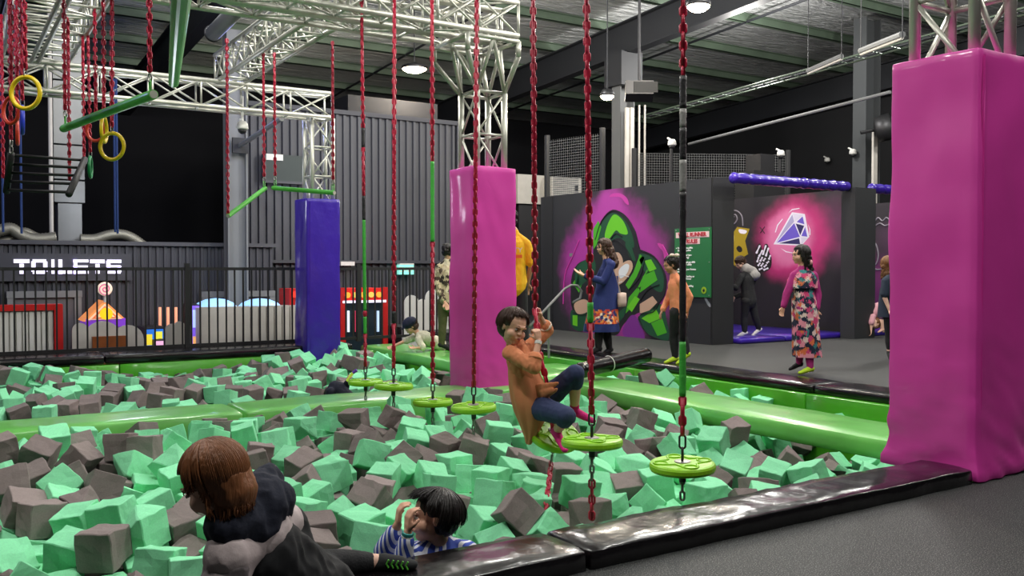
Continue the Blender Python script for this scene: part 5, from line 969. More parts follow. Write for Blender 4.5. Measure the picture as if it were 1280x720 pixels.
-40,5827,-515,-17,-74,65,56,199,5815,-501,9,83,-16,11,-36,8162,-561,-60,57,-42,15,60,9388,-723,-56,-38,-35,59,7285,3266,-749,-64,59,30,10,6386,4591,-604,-49,46,54,32,
6253,5094,-606,50,-59,29,11,6331,5358,-551,-65,36,-56,32,2,12794,-132,-57,-27,-75,62,237,10714,-357,-13,-63,-16,42,193,10501,-375,-21,-77,59,43,5561,5962,-353,12,14,-7,42,
-261,6251,-458,22,66,-55,32,-331,6035,-497,46,-29,-67,62,234,6063,-340,-7,-10,-72,46,1186,6016,-370,67,61,33,62,-6,10831,-367,-45,71,-24,42,4851,6005,-246,-14,61,2,14,
412,6152,-280,-6,95,-30,60,285,10253,-360,-72,-46,-41,40,258,8067,-243,58,-44,57,62,-80,6421,-253,36,63,-22,15,-74,6666,-245,65,10,74,51,165,6760,-277,43,39,-53,14,
357,6646,-217,1,-16,-3,14,-68,6887,-223,-13,11,-98,44,164,6962,-249,44,60,49,8,1345,6971,-240,-7,65,-76,43,3461,6987,-220,-4,-74,-16,43,22,5408,-469,35,11,92,35,
95,5207,-414,69,18,-24,47,4247,4781,-362,-44,-36,-55,34,4757,4860,-356,10,-72,-9,2,5223,5010,-351,-41,47,56,0,7166,4992,-647,-59,-64,17,60,3,5613,-359,-55,55,-43,42,
2984,5538,-373,57,48,-54,34,252,5374,-368,-1,-72,69,58,2312,5293,-325,-49,-43,-60,46,233,11284,-319,43,-66,56,10,5303,5730,-318,67,8,-74,50,-255,5781,-514,78,-6,-10,40,
1139,5819,-330,-99,-6,-12,8,2560,5733,-305,26,-48,-60,42,1845,7409,-324,51,59,32,43,-436,8211,-622,46,70,-47,11,16,7889,-363,-35,-71,-55,50,-325,9326,-741,-58,15,77,56,
-379,7829,-542,-61,35,59,63,-33,11371,-451,-16,23,39,42,299,7564,-199,77,42,-38,60,-288,7618,-491,69,5,-62,42,80,7654,-145,50,45,-46,59,80,7452,-169,5,-96,12,56,
146,11803,-379,-9,9,-99,42,420,11151,-428,-69,-5,-72,58,198,11606,-416,57,59,-40,43,395,11547,-409,-41,-6,1,47,6788,12348,-530,87,-48,7,43,-213,12592,-378,-60,42,31,46,
104,12639,-293,61,-18,74,44,11,11991,-382,-64,23,35,46,4739,6776,-152,-70,17,-69,42,84,6893,-59,-35,-59,-32,40,-68,6679,-47,-33,-56,74,14,-9,12297,-415,17,-29,-25,62,
877,4694,-410,-46,47,52,14,5316,4174,-421,4,71,-15,47,2816,4682,-369,80,58,-14,10,3621,4530,-395,62,-24,75,43,-198,11511,-476,-72,41,-56,35,-51,11666,-399,-31,21,-92,34,
215,11972,-294,-26,58,74,0,341,11444,-215,-62,-65,-4,8,-145,12780,-354,43,-50,64,0,153,6545,-164,-10,-76,13,14,-167,6044,-352,72,-42,33,43,155,7253,-116,2,23,76,34,
34,12996,-315,8,-99,-3,35,355,12614,-287,26,-58,54,32,4739,4075,-389,-14,-46,88,46,7269,3505,-601,-39,67,-52,34,2780,3544,-315,35,-69,-49,0,-305,5562,-458,-77,-32,-40,42,
-144,5244,-379,11,48,-63,32,39,4976,-399,54,34,39,15,6769,3291,-958,-72,-68,9,11,6401,6150,-478,-29,-54,-50,59,6393,4341,-618,36,0,-78,44,6282,4152,-609,67,39,-57,32]
N = len(FOAM) // 7
def cube_mesh(name, seed):
    rnd = random.Random(seed); bm = bmesh.new(); bmesh.ops.create_cube(bm, size=1); 
    if seed % 4 == 1: bmesh.ops.bisect_plane(bm, geom=bm.verts[:] + bm.edges[:] + bm.faces[:], plane_co=(.22, .22, .22), plane_no=(1, .8, .7), clear_outer=True); bmesh.ops.holes_fill(bm, edges=[e for e in bm.edges if e.is_boundary])
    if seed % 4 == 2:
        for v in bm.verts:
            if v.co.z > 0: v.co.x *= .82; v.co.y *= .88
    bmesh.ops.bevel(bm, geom=bm.edges[:], offset=.025, segments=1, affect='EDGES')
    bmesh.ops.triangulate(bm, faces=[f for f in bm.faces if len(f.verts) > 4]); bmesh.ops.subdivide_edges(bm, edges=[e for e in bm.edges if e.calc_length() > .4], cuts=3, use_grid_fill=True)
    for v in bm.verts:
        p = v.co + V((seed * 7, 0, 0)); v.co += V((noise.noise(p * 2.2), noise.noise(p * 2.2 + V((9, 0, 0))), noise.noise(p * 2.2 + V((0, 9, 0))))) * .05 + V((noise.noise(p * 9), noise.noise(p * 9 + V((5, 0, 0))), noise.noise(p * 9 + V((0, 5, 0))))) * .018
    me = bpy.data.meshes.new(name); bm.to_mesh(me); bm.free(); return me
FM = {(c, k): cube_mesh('foam_cube', k) for c in ('mint', 'grey_foam') for k in range(4)}
for (c, k), me in FM.items(): me.materials.append(M[c])
rnd = random.Random(5); cnt = {'mint': 0, 'grey_foam': 0}; rest = {'mint': MB(), 'grey_foam': MB()}
LBL = {'mint': ('mint green foam cube lying in the foam pit', 'mint green foam cubes in the pit'), 'grey_foam': ('dark grey foam cube lying in the foam pit', 'grey foam cubes in the pit')}
for i in range(N):
    x, y, z, qx, qy, qz, sb = FOAM[7 * i:7 * i + 7]; x /= 1000; y /= 1000; z /= 1000
    qx /= 100; qy /= 100; qz /= 100; q = Quaternion((math.sqrt(max(0, 1 - qx * qx - qy * qy - qz * qz)), qx, qy, qz)).normalized()
    s = [.18 * (.9 + .05 * v) * SC for v in (sb & 3, (sb >> 2) & 3, (sb >> 4) & 3)]
    nz = noise.noise(V((x * .9, y * .9, 3))); c = 'mint' if rnd.random() < .555 + nz * .35 else 'grey_foam'; k = rnd.choice((0, 0, 3, 3, 1, 2))
    if cnt[c] < 300:
        o = bpy.data.objects.new('mint_foam_cube' if c == 'mint' else 'grey_foam_cube', FM[(c, k)]); COL.objects.link(o); o.location = (x, y, z); o.rotation_mode = 'QUATERNION'; o.rotation_quaternion = q; o.scale = s; tag(o, LBL[c][0], 'mint foam cube' if c == 'mint' else 'grey foam cube', LBL[c][1]); cnt[c] += 1
    else:
        me = FM[(c, k)]; rest[c].add([V((x, y, z)) + q @ V((v.co.x * s[0], v.co.y * s[1], v.co.z * s[2])) for v in me.vertices], [tuple(p.vertices) for p in me.polygons])
for c, nm in (('mint', 'mint_foam_cubes'), ('grey_foam', 'grey_foam_cubes')):
    if rest[c].v: o = rest[c].build(nm, M[c], None, kind='stuff'); o['label'] = 'smallest far %s foam cubes filling the pit' % ('mint' if c == 'mint' else 'grey'); o['category'] = 'foam cubes'

# ================================================================ PEOPLE
DG = bpy.context.evaluated_depsgraph_get
def cap(p0, p1, r0, r1=None, flat=None, ff=.7): return ('c', V(p0), V(p1), r0, r0 if r1 is None else r1, flat, ff)
def ell(c, radii, B=None): return ('e', V(c), radii, B or (V((1, 0, 0)), V((0, 1, 0)), V((0, 0, 1))))
def limb(ps, rs): return [cap(ps[i], ps[i + 1], rs[i], rs[i + 1]) for i in range(len(ps) - 1)]
def prim_mesh(prims, seg=14):
    mb = MB()
    for p in prims:
        if p[0] == 'c':
            _, a, b, r0, r1, fl, ff = p; d = b - a; L = d.length; t = d / L if L > 1e-6 else V((0, 0, 1)); n0 = len(mb.v); pr = []
            for k in range(4): an = PI / 2 * k / 4; pr.append((max(.0008, r0 * math.sin(an)), -r0 * math.cos(an)))
            pr.append((r0, 0)); pr.append((r1, L))
            for k in range(3, -1, -1): an = PI / 2 * k / 4; pr.append((max(.0008, r1 * math.sin(an)), L + r1 * math.cos(an)))
            mb.lathe(a, pr, seg, t)
            if fl is not None:
                f_ = fl.normalized()
                for i in range(n0, len(mb.v)):
                    q = mb.v[i] - a; s = q - t * q.dot(t); mb.v[i] = mb.v[i] - f_ * (s.dot(f_) * (1 - ff))
        else:
            _, c, radii, B = p; n0 = len(mb.v); pr = [(max(.004, math.sin(PI * k / 10)), -math.cos(PI * k / 10)) for k in range(11)]; mb.lathe(V((0, 0, 0)), pr, seg, V((0, 0, 1)))
            for i in range(n0, len(mb.v)):
                q = mb.v[i]; mb.v[i] = c + B[0] * (q.x * radii[0]) + B[1] * (q.y * radii[1]) + B[2] * (q.z * radii[2])
    return mb
def blob(name, prims, m, parent, voxel=.007, smooth=3, rumple=0, wf=14, label=None, post=None):
    """one continuous surface grown over the prims"""
    mb = prim_mesh(prims); me = mb.mesh('tmp'); bm = bmesh.new(); bm.from_mesh(me); bmesh.ops.recalc_face_normals(bm, faces=bm.faces); bm.to_mesh(me); bm.free()
    o = bpy.data.objects.new('tmp', me); COL.objects.link(o)
    r = o.modifiers.new('r', 'REMESH'); r.mode = 'VOXEL'; r.voxel_size = voxel
    s = o.modifiers.new('s', 'SMOOTH'); s.factor = .5; s.iterations = smooth
    out = bpy.data.meshes.new_from_object(o.evaluated_get(DG())); bpy.data.objects.remove(o)
    if rumple:
        out.update(); nn = [v.normal.copy() for v in out.vertices]
        for v, n in zip(out.vertices, nn):
            p = v.co; q = V((p.x * wf, p.y * wf, p.z * wf * .55)); v.co = p + n * (rumple * (noise.noise(q) + .6 * (1 - abs(noise.noise(q * 1.7 + V((4, 4, 4)))) * 2.2)))
    if post: post(out)
    return link(name, out, m, parent, smooth=True, label=label)
SK = {'fair': mat('skin_fair', '#ecc0aa', .55), 'tan': mat('skin_tan', '#dba88c', .55), 'brown': mat('skin_brown', '#c08c70', .55)}
LIP = mat('lips', '#a04a48', .5); EYEW = mat('eye_white', '#b9b0aa', .4); IRIS = mat('iris_dark', '#1c110c', .2)
BROW = mat('brow_brown', '#6a4632', .8)
HAIR = {'black': mat('hair_black', '#17110f', .42, bump=.6, bscale=60, aniso=(1, 1, .15)), 'dark': mat('hair_dark_brown', '#432c20', .5, bump=.6, bscale=60, aniso=(1, 1, .15)), 'brown': mat('hair_brown', '#80502f', .45, bump=.7, bscale=70, aniso=(1, 1, .15), var=.25, vscale=25), 'blond': mat('hair_light_brown', '#7a5434', .5)}
def head_frame(fv, uv):
    fv = V(fv).normalized(); r = fv.cross(V(uv)).normalized(); u = r.cross(fv).normalized(); return r, fv, u
def cf(r_, a_, u_): return RV * r_ + V((FV.x, FV.y, 0)).normalized() * a_ + V((0, 0, u_))     # direction: right in view, away, up
def head_prims(C, h, fv, uv, child=True):
    r, f, u = head_frame(fv, uv); B = (r, f, u); pt = lambda x, y, z: C + (r * x + f * y + u * z) * h
    E = lambda x, y, z, a, b, c: ell(pt(x, y, z), (a * h, b * h, c * h), B)
    pr = [E(0, -.06, .12, .34, .42, .37), E(0, .07, -.12, .275, .29, .34), E(0, .2, -.37, .12, .12, .1), E(.15, .2, -.15, .145, .15, .14), E(-.15, .2, -.15, .145, .15, .14),
          E(0, .35, .08, .2, .05, .05), E(0, .36, -.04, .035, .045, .08), E(0, .395, -.1, .05, .042, .04), E(.04, .385, -.115, .035, .04, .03), E(-.04, .385, -.115, .035, .04, .03),
          E(0, .33, -.245, .11, .06, .055), E(.335, -.03, -.03, .035, .075, .12), E(-.335, -.03, -.03, .035, .075, .12)]
    return pr, pt, B
def face_parts(body, C, h, fv, uv, brow='dark'):
    _, pt, (r, f, u) = head_prims(C, h, fv, uv)
    for s in (-1, 1):
        e = blob2('eyeball', [ell(pt(.13 * s, .325, .0), (.055 * h, .042 * h, .028 * h), (r, f, u))], EYEW, body)
        MB().lathe(pt(.13 * s, .362, -.004), [(.024 * h, 0), (.022 * h, .005 * h), (.01 * h, .008 * h)], 12, f).build('iris', IRIS, body)
        MB().tube([pt(.07 * s, .375, .04), pt(.13 * s, .38, .056), pt(.19 * s, .345, .03)], .008 * h, 6).build('eyelid', HAIR['dark'], body)
        MB().tube([pt(.06 * s, .385, .095), pt(.13 * s, .38, .125), pt(.21 * s, .33, .1)], [.005 * h, .009 * h, .004 * h], 6).build('eyebrow', BROW, body)
    blob2('lips', [ell(pt(0, .385, -.228), (.07 * h, .018 * h, .014 * h), (r, f, u)), ell(pt(0, .38, -.262), (.055 * h, .02 * h, .016 * h), (r, f, u))], LIP, body)
def blob2(name, prims, m, parent): return prim_mesh(prims, 12).build(name, m, parent, smooth=True)
def hand(wr, d, pn, k=1., curl=.25, spread=.16, thumb=1):
    """palm, four bent fingers of unequal length and a thumb; d along the fingers, pn out of the palm, thumb=+1/-1 side"""
    d = V(d).normalized(); pn = V(pn); pn = (pn - d * pn.dot(d)).normalized(); s = d.cross(pn) * thumb; pr = []
    pc = wr + d * .042 * k
    pr.append(cap(wr, wr + d * .03 * k, .019 * k, .024 * k, pn, .65))
    for o in (-.5, .0, .5): pr.append(cap(wr + d * .02 * k + s * o * .03 * k, wr + d * .068 * k + s * o * .042 * k, .016 * k, .013 * k, pn, .8))
    for i, (o, L) in enumerate(((.027, .055), (.009, .063), (-.009, .058), (-.026, .045))):
        b = wr + d * .072 * k + s * o * k; dd = (d + s * (o * spread * 14)).normalized(); a = 0; p = b; segs = (.45, .32, .23)
        for j, sg in enumerate(segs):
            a += curl * (1.0, 1.25, .9)[j]; v = dd * math.cos(a) + pn * math.sin(a); q = p + v * (L * sg * 1.15 * k); pr.append(cap(p, q, (.0082 - .0008 * j) * k, (.0076 - .0008 * j) * k)); p = q
    b = wr + d * .022 * k + s * .022 * k; v = (d * .7 + s * .75 + pn * (.25 + curl * .5)).normalized(); q = b + v * .034 * k; pr.append(cap(b, q, .011 * k, .0092 * k)); v2 = (d * (.95) + s * .2 + pn * (.3 + curl)).normalized(); pr.append(cap(q, q + v2 * .026 * k, .0092 * k, .0078 * k))
    return pr
def foot_prims(an, toe, k=1., up=V((0, 0, 1))):
    d = (toe - an); dl = d.normalized(); h = an + V((0, 0, 0)) - dl * .02 * k
    return [cap(an, h - up * .01 * k, .03 * k, .03 * k), cap(h - up * .008 * k, toe, .032 * k, .022 * k, up, .8), cap(an, an.lerp(toe, .6), .03 * k, .026 * k)]
def person(label, base, group=None): return thing('person', label, 'person', base, group)
def build(t, J, skin, h, fv, uv=(0, 0, 1), k=1., top=None, bottom=None, shoes=None, hair=None, face=True, hands=None, voxel=.0075, toplen=1., botlen=1., torso_w=1., rumple=.004, shoe_name='sock', neck_r=.048):
    """J: C, nk, ch, wa, pe and the L / R joints sh, el, wr, hp, kn, an, to"""
    C = J['C']; k_ = k; HP, pt, B = head_prims(C, h, fv, uv); sv = (J['shR'] - J['shL']); sw = sv.length; fr = sv.normalized().cross((J['nk'] - J['pe']).normalized())
    if fr.length < .3: fr = V(fv)
    pr = list(HP) + [cap(pt(0, -.1, -.28), J['nk'], neck_r * k, neck_r * 1.05 * k)]
    pr += [cap(J['nk'], J['ch'], .07 * k, .095 * k, fr, .75), cap(J['ch'], J['wa'], .1 * k, .088 * k, fr, .75), cap(J['wa'], J['pe'], .088 * k, .1 * k, fr, .78)]
    for s in 'LR':
        pr += [cap(J['nk'], J['sh' + s], .045 * k, .042 * k)] + limb([J['sh' + s], J['el' + s], J['wr' + s]], [.041 * k, .032 * k, .0205 * k])
        pr += [cap(J['pe'], J['hp' + s], .09 * k, .075 * k)] + limb([J['hp' + s], J['kn' + s], J['kn' + s].lerp(J['ank' + s], .3), J['ank' + s]], [.072 * k, .048 * k, .05 * k, .03 * k]) + foot_prims(J['ank' + s], J['tip' + s], k)
        hd_ = (hands or {}).get(s)
        if hd_: pr += hand(J['wr' + s], hd_[0], hd_[1], k * hd_[2], hd_[3], .16, hd_[4] if len(hd_) > 4 else 1)
        else: d = (J['wr' + s] - J['el' + s]).normalized(); pr += hand(J['wr' + s], d, fr if fr.length > .1 else FV, k, .35, .12, 1 if s == 'L' else -1)
    body = blob('body', pr, SK[skin], t, voxel, 2)
    if face: face_parts(body, C, h, fv, uv)
    e = .012
    if top:
        m_, sl = top; pr = [cap(J['nk'] - (J['nk'] - J['ch']) * .12, J['ch'], (.066 + e) * k, (.1 + e) * k, fr, .8), cap(J['ch'], J['wa'], (.106 + e) * k * torso_w, (.1 + e) * k * torso_w, fr, .8), cap(J['wa'], J['wa'].lerp(J['pe'], toplen), (.1 + e) * k * torso_w, (.112 + e) * k * torso_w, fr, .85)]
        for s in 'LR':
            a, b, c = J['sh' + s], J['el' + s], J['wr' + s]; pr.append(cap(J['nk'].lerp(a, .3), a, .046 * k, (.045 + e) * k))
            if sl <= 1: pr.append(cap(a, a.lerp(b, sl), (.044 + e) * k, (.045 + e) * k))
            else: pr += [cap(a, b, (.043 + e) * k, (.037 + e) * k), cap(b, b.lerp(c, sl - 1), (.037 + e) * k, (.026 + e) * k)]
        blob('shirt' if sl <= 1 else 'top', pr, m_, t, .009, 3, rumple, 16)
    if bottom:
        m_, ln = bottom; pr = [cap(J['wa'].lerp(J['pe'], .5), J['pe'], .096 * k, .108 * k, fr, .82)]
        for s in 'LR':
            a, b, c = J['hp' + s], J['kn' + s], J['ank' + s]; pr.append(cap(J['pe'], a, .1 * k, .086 * k)); r_ = [.083 * k, .058 * k, .057 * k, .04 * k]
            if ln <= 1: pr += limb([a, a.lerp(b, ln)], r_[:2])
            else: pr += limb([a, b, b.lerp(c, min(.35, (ln - 1)))], r_[:3]) + (limb([b.lerp(c, .35), b.lerp(c, ln - 1)], [r_[2], r_[3]]) if ln > 1.36 else [])
        blob('trousers', pr, m_, t, .009, 3, rumple * .7, 15)
    if shoes:
        for s in 'LR':
            m_ = shoes[0] if s == 'L' else shoes[-1]; an, to = J['ank' + s], J['tip' + s]; d = (to - an); pr = [cap(p[1], p[2], p[3] + .005 * k, p[4] + .005 * k, p[5], p[6]) for p in foot_prims(an, to, k)] + [cap(an, an.lerp(J['kn' + s], .12), .036 * k, .036 * k)]
            blob(shoe_name, pr, m_, t, .008, 2)
    return body
def hairdo(t, C, h, fv, uv, key, locks=(), curl=0, n=50, extra=(), lump=.012, name='hair', voxel=.008, hang=0, thick=.0035, spike=0, hairline=.55, fore=.02):
    """cap of hair over the skull; locks = (start xyz, end xyz) in head heights, strands scatter between them"""
    _, pt, B = head_prims(C, h, fv, uv); E = lambda x, y, z, a, b, c: ell(pt(x, y, z), (a * h, b * h, c * h), B)
    pr = [E(0, -.1 - fore, .17 + fore * .4, .385, .44, .375), E(0, -.2 - fore * .5, -.05, .36, .34, .34)] + [E(*x) for x in extra]
    hb = blob(name, pr, HAIR[key], t, voxel, 2, lump * 1.0, 26)
    # combed strands follow the skull from the crown; longer ones then hang from its edge
    rd = random.Random(int(abs(C.x) * 1000)); mb = MB(); cr = V((.03, -.2, 1)).normalized()
    for i in range(n * 5):
        az = rd.uniform(-PI, PI); front = max(0, math.cos(az)); side = abs(math.sin(az))
        el_ = (hairline if front > .55 else .1 if front > .2 else -.45 if front > 0 or not hang else -.85) + rd.uniform(-.15, .12)
        tg = V((math.sin(az) * math.cos(el_), math.cos(az) * math.cos(el_), math.sin(el_))); om = cr.angle(tg); pts = []; lf = rd.uniform(.98, 1.07); off = rd.uniform(0, .25)
        for q in range(11):
            s = off + (1 - off) * q / 10; v = (cr * math.sin((1 - s) * om) + tg * math.sin(s * om)) / max(.05, math.sin(om)); r_ = lf + spike * s * s * (.2 + ((i * 37) % 17) / 12)
            pts.append(pt(v.x * .39 * r_, -.1 + v.y * .46 * r_, .14 + v.z * .41 * r_))
        if hang and front < .5:
            a = pts[-1]; L = hang * rd.uniform(.7, 1.1) * h * (.3 if math.cos(az) > .1 else 1); dn = (V((0, 0, -1)) * .8 - B[2] * .35 + B[1] * -.12).normalized(); ph = rd.uniform(0, 6)
            for q in range(1, 11): s = q / 10; pts.append(a + dn * (L * s) + B[0] * (math.sin(ph + s * 9) * curl * h * s) + B[1] * (math.cos(ph + s * 9) * curl * h * s))
        m_ = len(pts) - 1; mb.tube(pts, [thick * (1 - .6 * (q / m_) ** 2) for q in range(m_ + 1)], 4)
    if mb.v: mb.build('hair_locks', HAIR[key], t, smooth=True)
    return hb, pt
CAMB = Matrix((RV, UV, -FV)).transposed()
def J_(**k): return k
def skirt(name, rings, m, t, folds=9, amp=.03, seed=0):
    """cloth tube: rings = (centre, half width along view right, half depth)"""
    mb = MB(); n = 48; dp = V((FV.x, FV.y, 0)).normalized()
    for i, (c, a, b) in enumerate(rings):
        s = i / (len(rings) - 1)
        for k in range(n):
            an = 2 * PI * k / n; w_ = 1 + amp * s * 2 * math.sin(folds * an + seed + s) + amp * noise.noise(V((math.cos(an) * 2, math.sin(an) * 2, s * 3 + seed)))
            mb.v.append(V(c) + RV * (math.cos(an) * a * w_) + dp * (math.sin(an) * b * w_))
    for i in range(len(rings) - 1):
        for k in range(n): a = i * n + k; b = i * n + (k + 1) % n; mb.f.append((a, b, b + n, a + n))
    return mb.build(name, m, t, smooth=True)
SOCKW = mat('sock_white', '#d8d6d2', .8); BLK = mat('cloth_black', '#15161a', .8, bump=.3, bscale=120); LIMES = mat('sock_lime', '#c2e62e', .7)

# ---- girl in orange on the tilted disc
d = 5.55; hC = P(642, 409, 5.5); fv = cf(.55, -.76, -.22); uv = cf(.16, .12, 1); h = .212
t = person('young girl in orange tunic clinging to the chain of a disc swing', P(690, 545, 5.6))
J = J_(C=hC, nk=P(645, 432, 5.56), ch=P(651, 452, 5.56), wa=P(659, 478, 5.57), pe=P(671, 505, 5.58), shL=P(637, 441, 5.47), shR=P(660, 436, 5.68), elL=P(667, 459, 5.36), wrL=P(673, 426, 5.42), elR=P(684, 413, 5.74), wrR=P(676, 397, 5.66),
       hpL=P(672, 509, 5.52), hpR=P(679, 502, 5.66), knL=P(708, 520, 5.27), knR=P(719, 467, 5.5), ankL=P(695, 540, 5.44), ankR=P(718, 514, 5.66), tipL=P(706, 562, 5.28), tipR=P(741, 526, 5.56))
orange = mat('orange_cotton', '#cf8258', .85, bump=.12, bscale=90, var=.05); navy = mat('navy_leggings', '#28345a', .8, bump=.1, bscale=100)
build(t, J, 'tan', h, fv, uv, .82, top=None, hands={'L': (cf(-.15, .0, 1), cf(-.5, .8, 0), .95, .95, 1), 'R': (cf(-.35, -.1, 1), cf(-.8, -.5, 0), .95, .95, 1)}, voxel=.0045)
e = J
pr = [cap(J['nk'] - V((0, 0, .01)), J['ch'], .062, .088, None), cap(J['ch'], J['wa'], .088, .086), cap(J['wa'], J['pe'], .086, .096), cap(J['shL'], J['shR'], .045, .045)] + limb([J['shL'], J['elL'], J['elL'].lerp(J['wrL'], .35)], [.045, .041, .039]) + limb([J['shR'], J['elR'], J['elR'].lerp(J['wrR'], .35)], [.045, .041, .038])
blob('tunic', pr, orange, t, .006, 2, .006, 24)
g = lambda x, y, dd=0: P(x, y, 5.58 + dd)
skirt('tunic_skirt', [(g(652, 452), .082, .075), (g(655, 466), .1, .1), (g(659, 482), .112, .118), (g(662, 498), .112, .13), (g(664, 514), .1, .125), (g(664, 530), .07, .1), (g(663, 545), .038, .07), (g(661, 554), .018, .05)], orange, t, 8, .05, 1)
blob('tunic_flap', [cap(g(674, 488, -.09), g(697, 479, -.16), .045, .01, FV, .3), cap(g(676, 494, -.1), g(696, 487, -.17), .04, .01, FV, .3)], orange, t, .006, 2, .003, 24)
for s, b_ in (('L', .35), ('R', .36)): c = J['el' + s].lerp(J['wr' + s], b_); ax = (J['wr' + s] - J['el' + s]).normalized(); MB().lathe(c - ax * .012, [(.034, 0), (.044, .002), (.045, .016), (.034, .018)], 20, ax).build('sleeve_cuff', mat('cuff_cream', '#d9c8b4', .8) if s == 'R' else orange, t, smooth=True)
pr = [cap(J['wa'].lerp(J['pe'], .7), J['pe'], .07, .088)]
for s in 'LR': pr += [cap(J['pe'], J['hp' + s], .08, .078)] + limb([J['hp' + s], J['kn' + s], J['kn' + s].lerp(J['ank' + s], .22)], [.078, .056, .052])
blob('leggings', pr, navy, t, .006, 2, .003, 22)
ps = mat('sock_pink', '#d8187c', .75, bump=.3, bscale=120)
for s in 'LR': blob('sock', [cap(p[1], p[2], p[3] + .004, p[4] + .004, p[5], p[6]) for p in foot_prims(J['ank' + s], J['tip' + s], .82)] + [cap(J['ank' + s], J['ank' + s].lerp(J['kn' + s], .18), .029, .031)], ps, t, .006, 2)
ax = (J['wrL'] - J['elL']).normalized(); MB().lathe(J['elL'].lerp(J['wrL'], .93) - ax * .01, [(.0195, 0), (.0215, .001), (.0215, .02), (.0195, .021)], 18, ax).build('wristband', M['white'], t, label='white paper wristband')
hb, pt = hairdo(t, hC, h, fv, uv, 'dark', curl=.05, n=150, thick=.0022, spike=.12, hairline=.65, fore=.04, extra=[(-.1, -.5, .2, .2, .15, .18), (.1, -.1, .4, .2, .25, .16)], lump=.006, voxel=.006)

# ---- boy half sunk in the foam, striped shirt
d = 3.85; hC = P(540, 646, d); fv = cf(-.93, -.25, .05); uv = cf(.28, .18, 1); h = .215
t = person('boy with dark hair and blue striped shirt sunk in the foam, hand over his face', P(540, 700, d))
J = J_(C=hC, nk=P(549, 680, 3.9), ch=P(549, 706, 3.9), wa=P(552, 745, 3.92), pe=P(556, 790, 3.95), shL=P(520, 694, 3.82), shR=P(584, 690, 4.0), elL=P(503, 704, 3.7), wrL=P(510, 665, 3.68), elR=P(480, 690, 3.78), wrR=P(497, 656, 3.74),
       hpL=P(545, 795, 3.9), hpR=P(565, 795, 4.0), knL=P(540, 830, 3.75), knR=P(566, 830, 4.1), ankL=P(548, 860, 3.85), ankR=P(568, 860, 4.15), tipL=P(530, 864, 3.8), tipR=P(550, 866, 4.1))
stripe = pattern('blue_striped_cotton', 'wave', ['#e6e9f4', '#3a52b4'], 14, vec=(0, .3, 1.0), stops=[0, .45])
build(t, J, 'tan', h, fv, uv, .9, top=(stripe, 1.7), bottom=(BLK, 1.9), hands={'L': (cf(.02, .1, 1), cf(.8, .5, 0), .95, .5, -1), 'R': (cf(.12, .1, 1), cf(.8, .3, 0), .95, .55, 1)}, voxel=.005)
ax = (J['wrL'] - J['elL']).normalized(); MB().lathe(J['elL'].lerp(J['wrL'], .9), [(.022, 0), (.0245, .001), (.0245, .012), (.022, .013)], 18, ax).build('bracelet', mat('teal_band', '#3aa6a0', .5), t, label='teal wristband'); MB().lathe(J['elL'].lerp(J['wrL'], .8), [(.023, 0), (.0255, .001), (.0255, .01), (.023, .011)], 18, ax).build('wristband', M['white'], t, label='white paper wristband')
hairdo(t, hC, h, fv, uv, 'black', curl=.04, n=170, thick=.0028, spike=.26, lump=.006, voxel=.007)

# ---- foreground child on the near mat
hC = P(266, 603, 2.72); fv = cf(-.86, .22, -.45); uv = cf(-.12, -.1, 1); h = .225
t = person('brown haired child in black and grey hooded jacket kneeling on the near mat', P(400, 720, 3.1))
J = J_(C=hC, nk=P(304, 650, 2.8), ch=P(325, 688, 2.85), wa=P(362, 722, 2.95), pe=P(402, 742, 3.08), shL=P(286, 694, 2.7), shR=P(352, 655, 3.0), elL=P(272, 760, 2.66), wrL=P(235, 800, 2.72), elR=P(330, 740, 3.15), wrR=P(290, 770, 3.3),
       hpL=P(400, 742, 3.0), hpR=P(412, 728, 3.15), knL=P(398, 790, 2.85), knR=P(400, 706, 3.3), ankL=P(470, 800, 3.0), ankR=P(474, 702, 3.36), tipL=P(505, 805, 3.05), tipR=P(514, 706, 3.36))
jk = mat('jacket_black_shell', '#0f1115', .8, bump=.4, bscale=14, bdist=.01); jg = mat('jacket_pinkish_grey', '#c4b6b6', .7, bump=.6, bscale=24, bdist=.008); jn = mat('hood_navy_fleece', '#151a2b', .9, bump=.25, bscale=60)
build(t, J, 'fair', h, fv, uv, .95, bottom=(BLK, 1.8), voxel=.007)
tv = (J['pe'] - J['nk']).normalized(); k = .95
blob('jacket_body', [cap(J['ch'] + tv * .02, J['wa'], .125, .125), cap(J['wa'], J['pe'], .125, .12), cap(J['shR'] + tv * .05, J['elR'], .06, .05), cap(J['shR'] + tv * .03, J['wa'], .07, .1), cap(J['elR'], J['wrR'], .05, .04)], jk, t, .009, 2, .012, 13)
blob('jacket_yoke', [cap(J['shL'] + tv * .0, J['shR'] - tv * .005, .077, .077), cap(J['nk'] + tv * .05, J['nk'] + tv * .07, .105, .115), cap(J['shL'], J['shL'] + V((0, 0, -.05)), .066, .07)], jg, t, .009, 9, .004, 16)
blob('jacket_sleeve', limb([J['shL'] + V((0, 0, -.03)), J['elL'], J['wrL']], [.068, .058, .042]), mat('sleeve_grey', '#857c7e', .7, bump=.6, bscale=24, bdist=.008), t, .009, 2, .012, 16)
blob('hood', [ell(P(318, 628, 2.86), (.125, .125, .095)), cap(P(288, 655, 2.72), P(320, 650, 2.83), .075, .095), cap(P(300, 668, 2.76), P(340, 636, 2.95), .06, .065), cap(P(335, 600, 2.93), P(318, 640, 2.9), .05, .08)], jn, t, .009, 2, .011, 15)
sk2 = mat('sock_black_green', '#15181a', .8)
blob('sock', [cap(p[1], p[2], p[3] + .005, p[4] + .005, p[5], p[6]) for p in foot_prims(J['ankR'] + (J['tipR'] - J['ankR']) * .12, J['tipR'], .95)], sk2, t, .007, 2)
gs = mat('sock_green_mark', '#58b83a', .6)
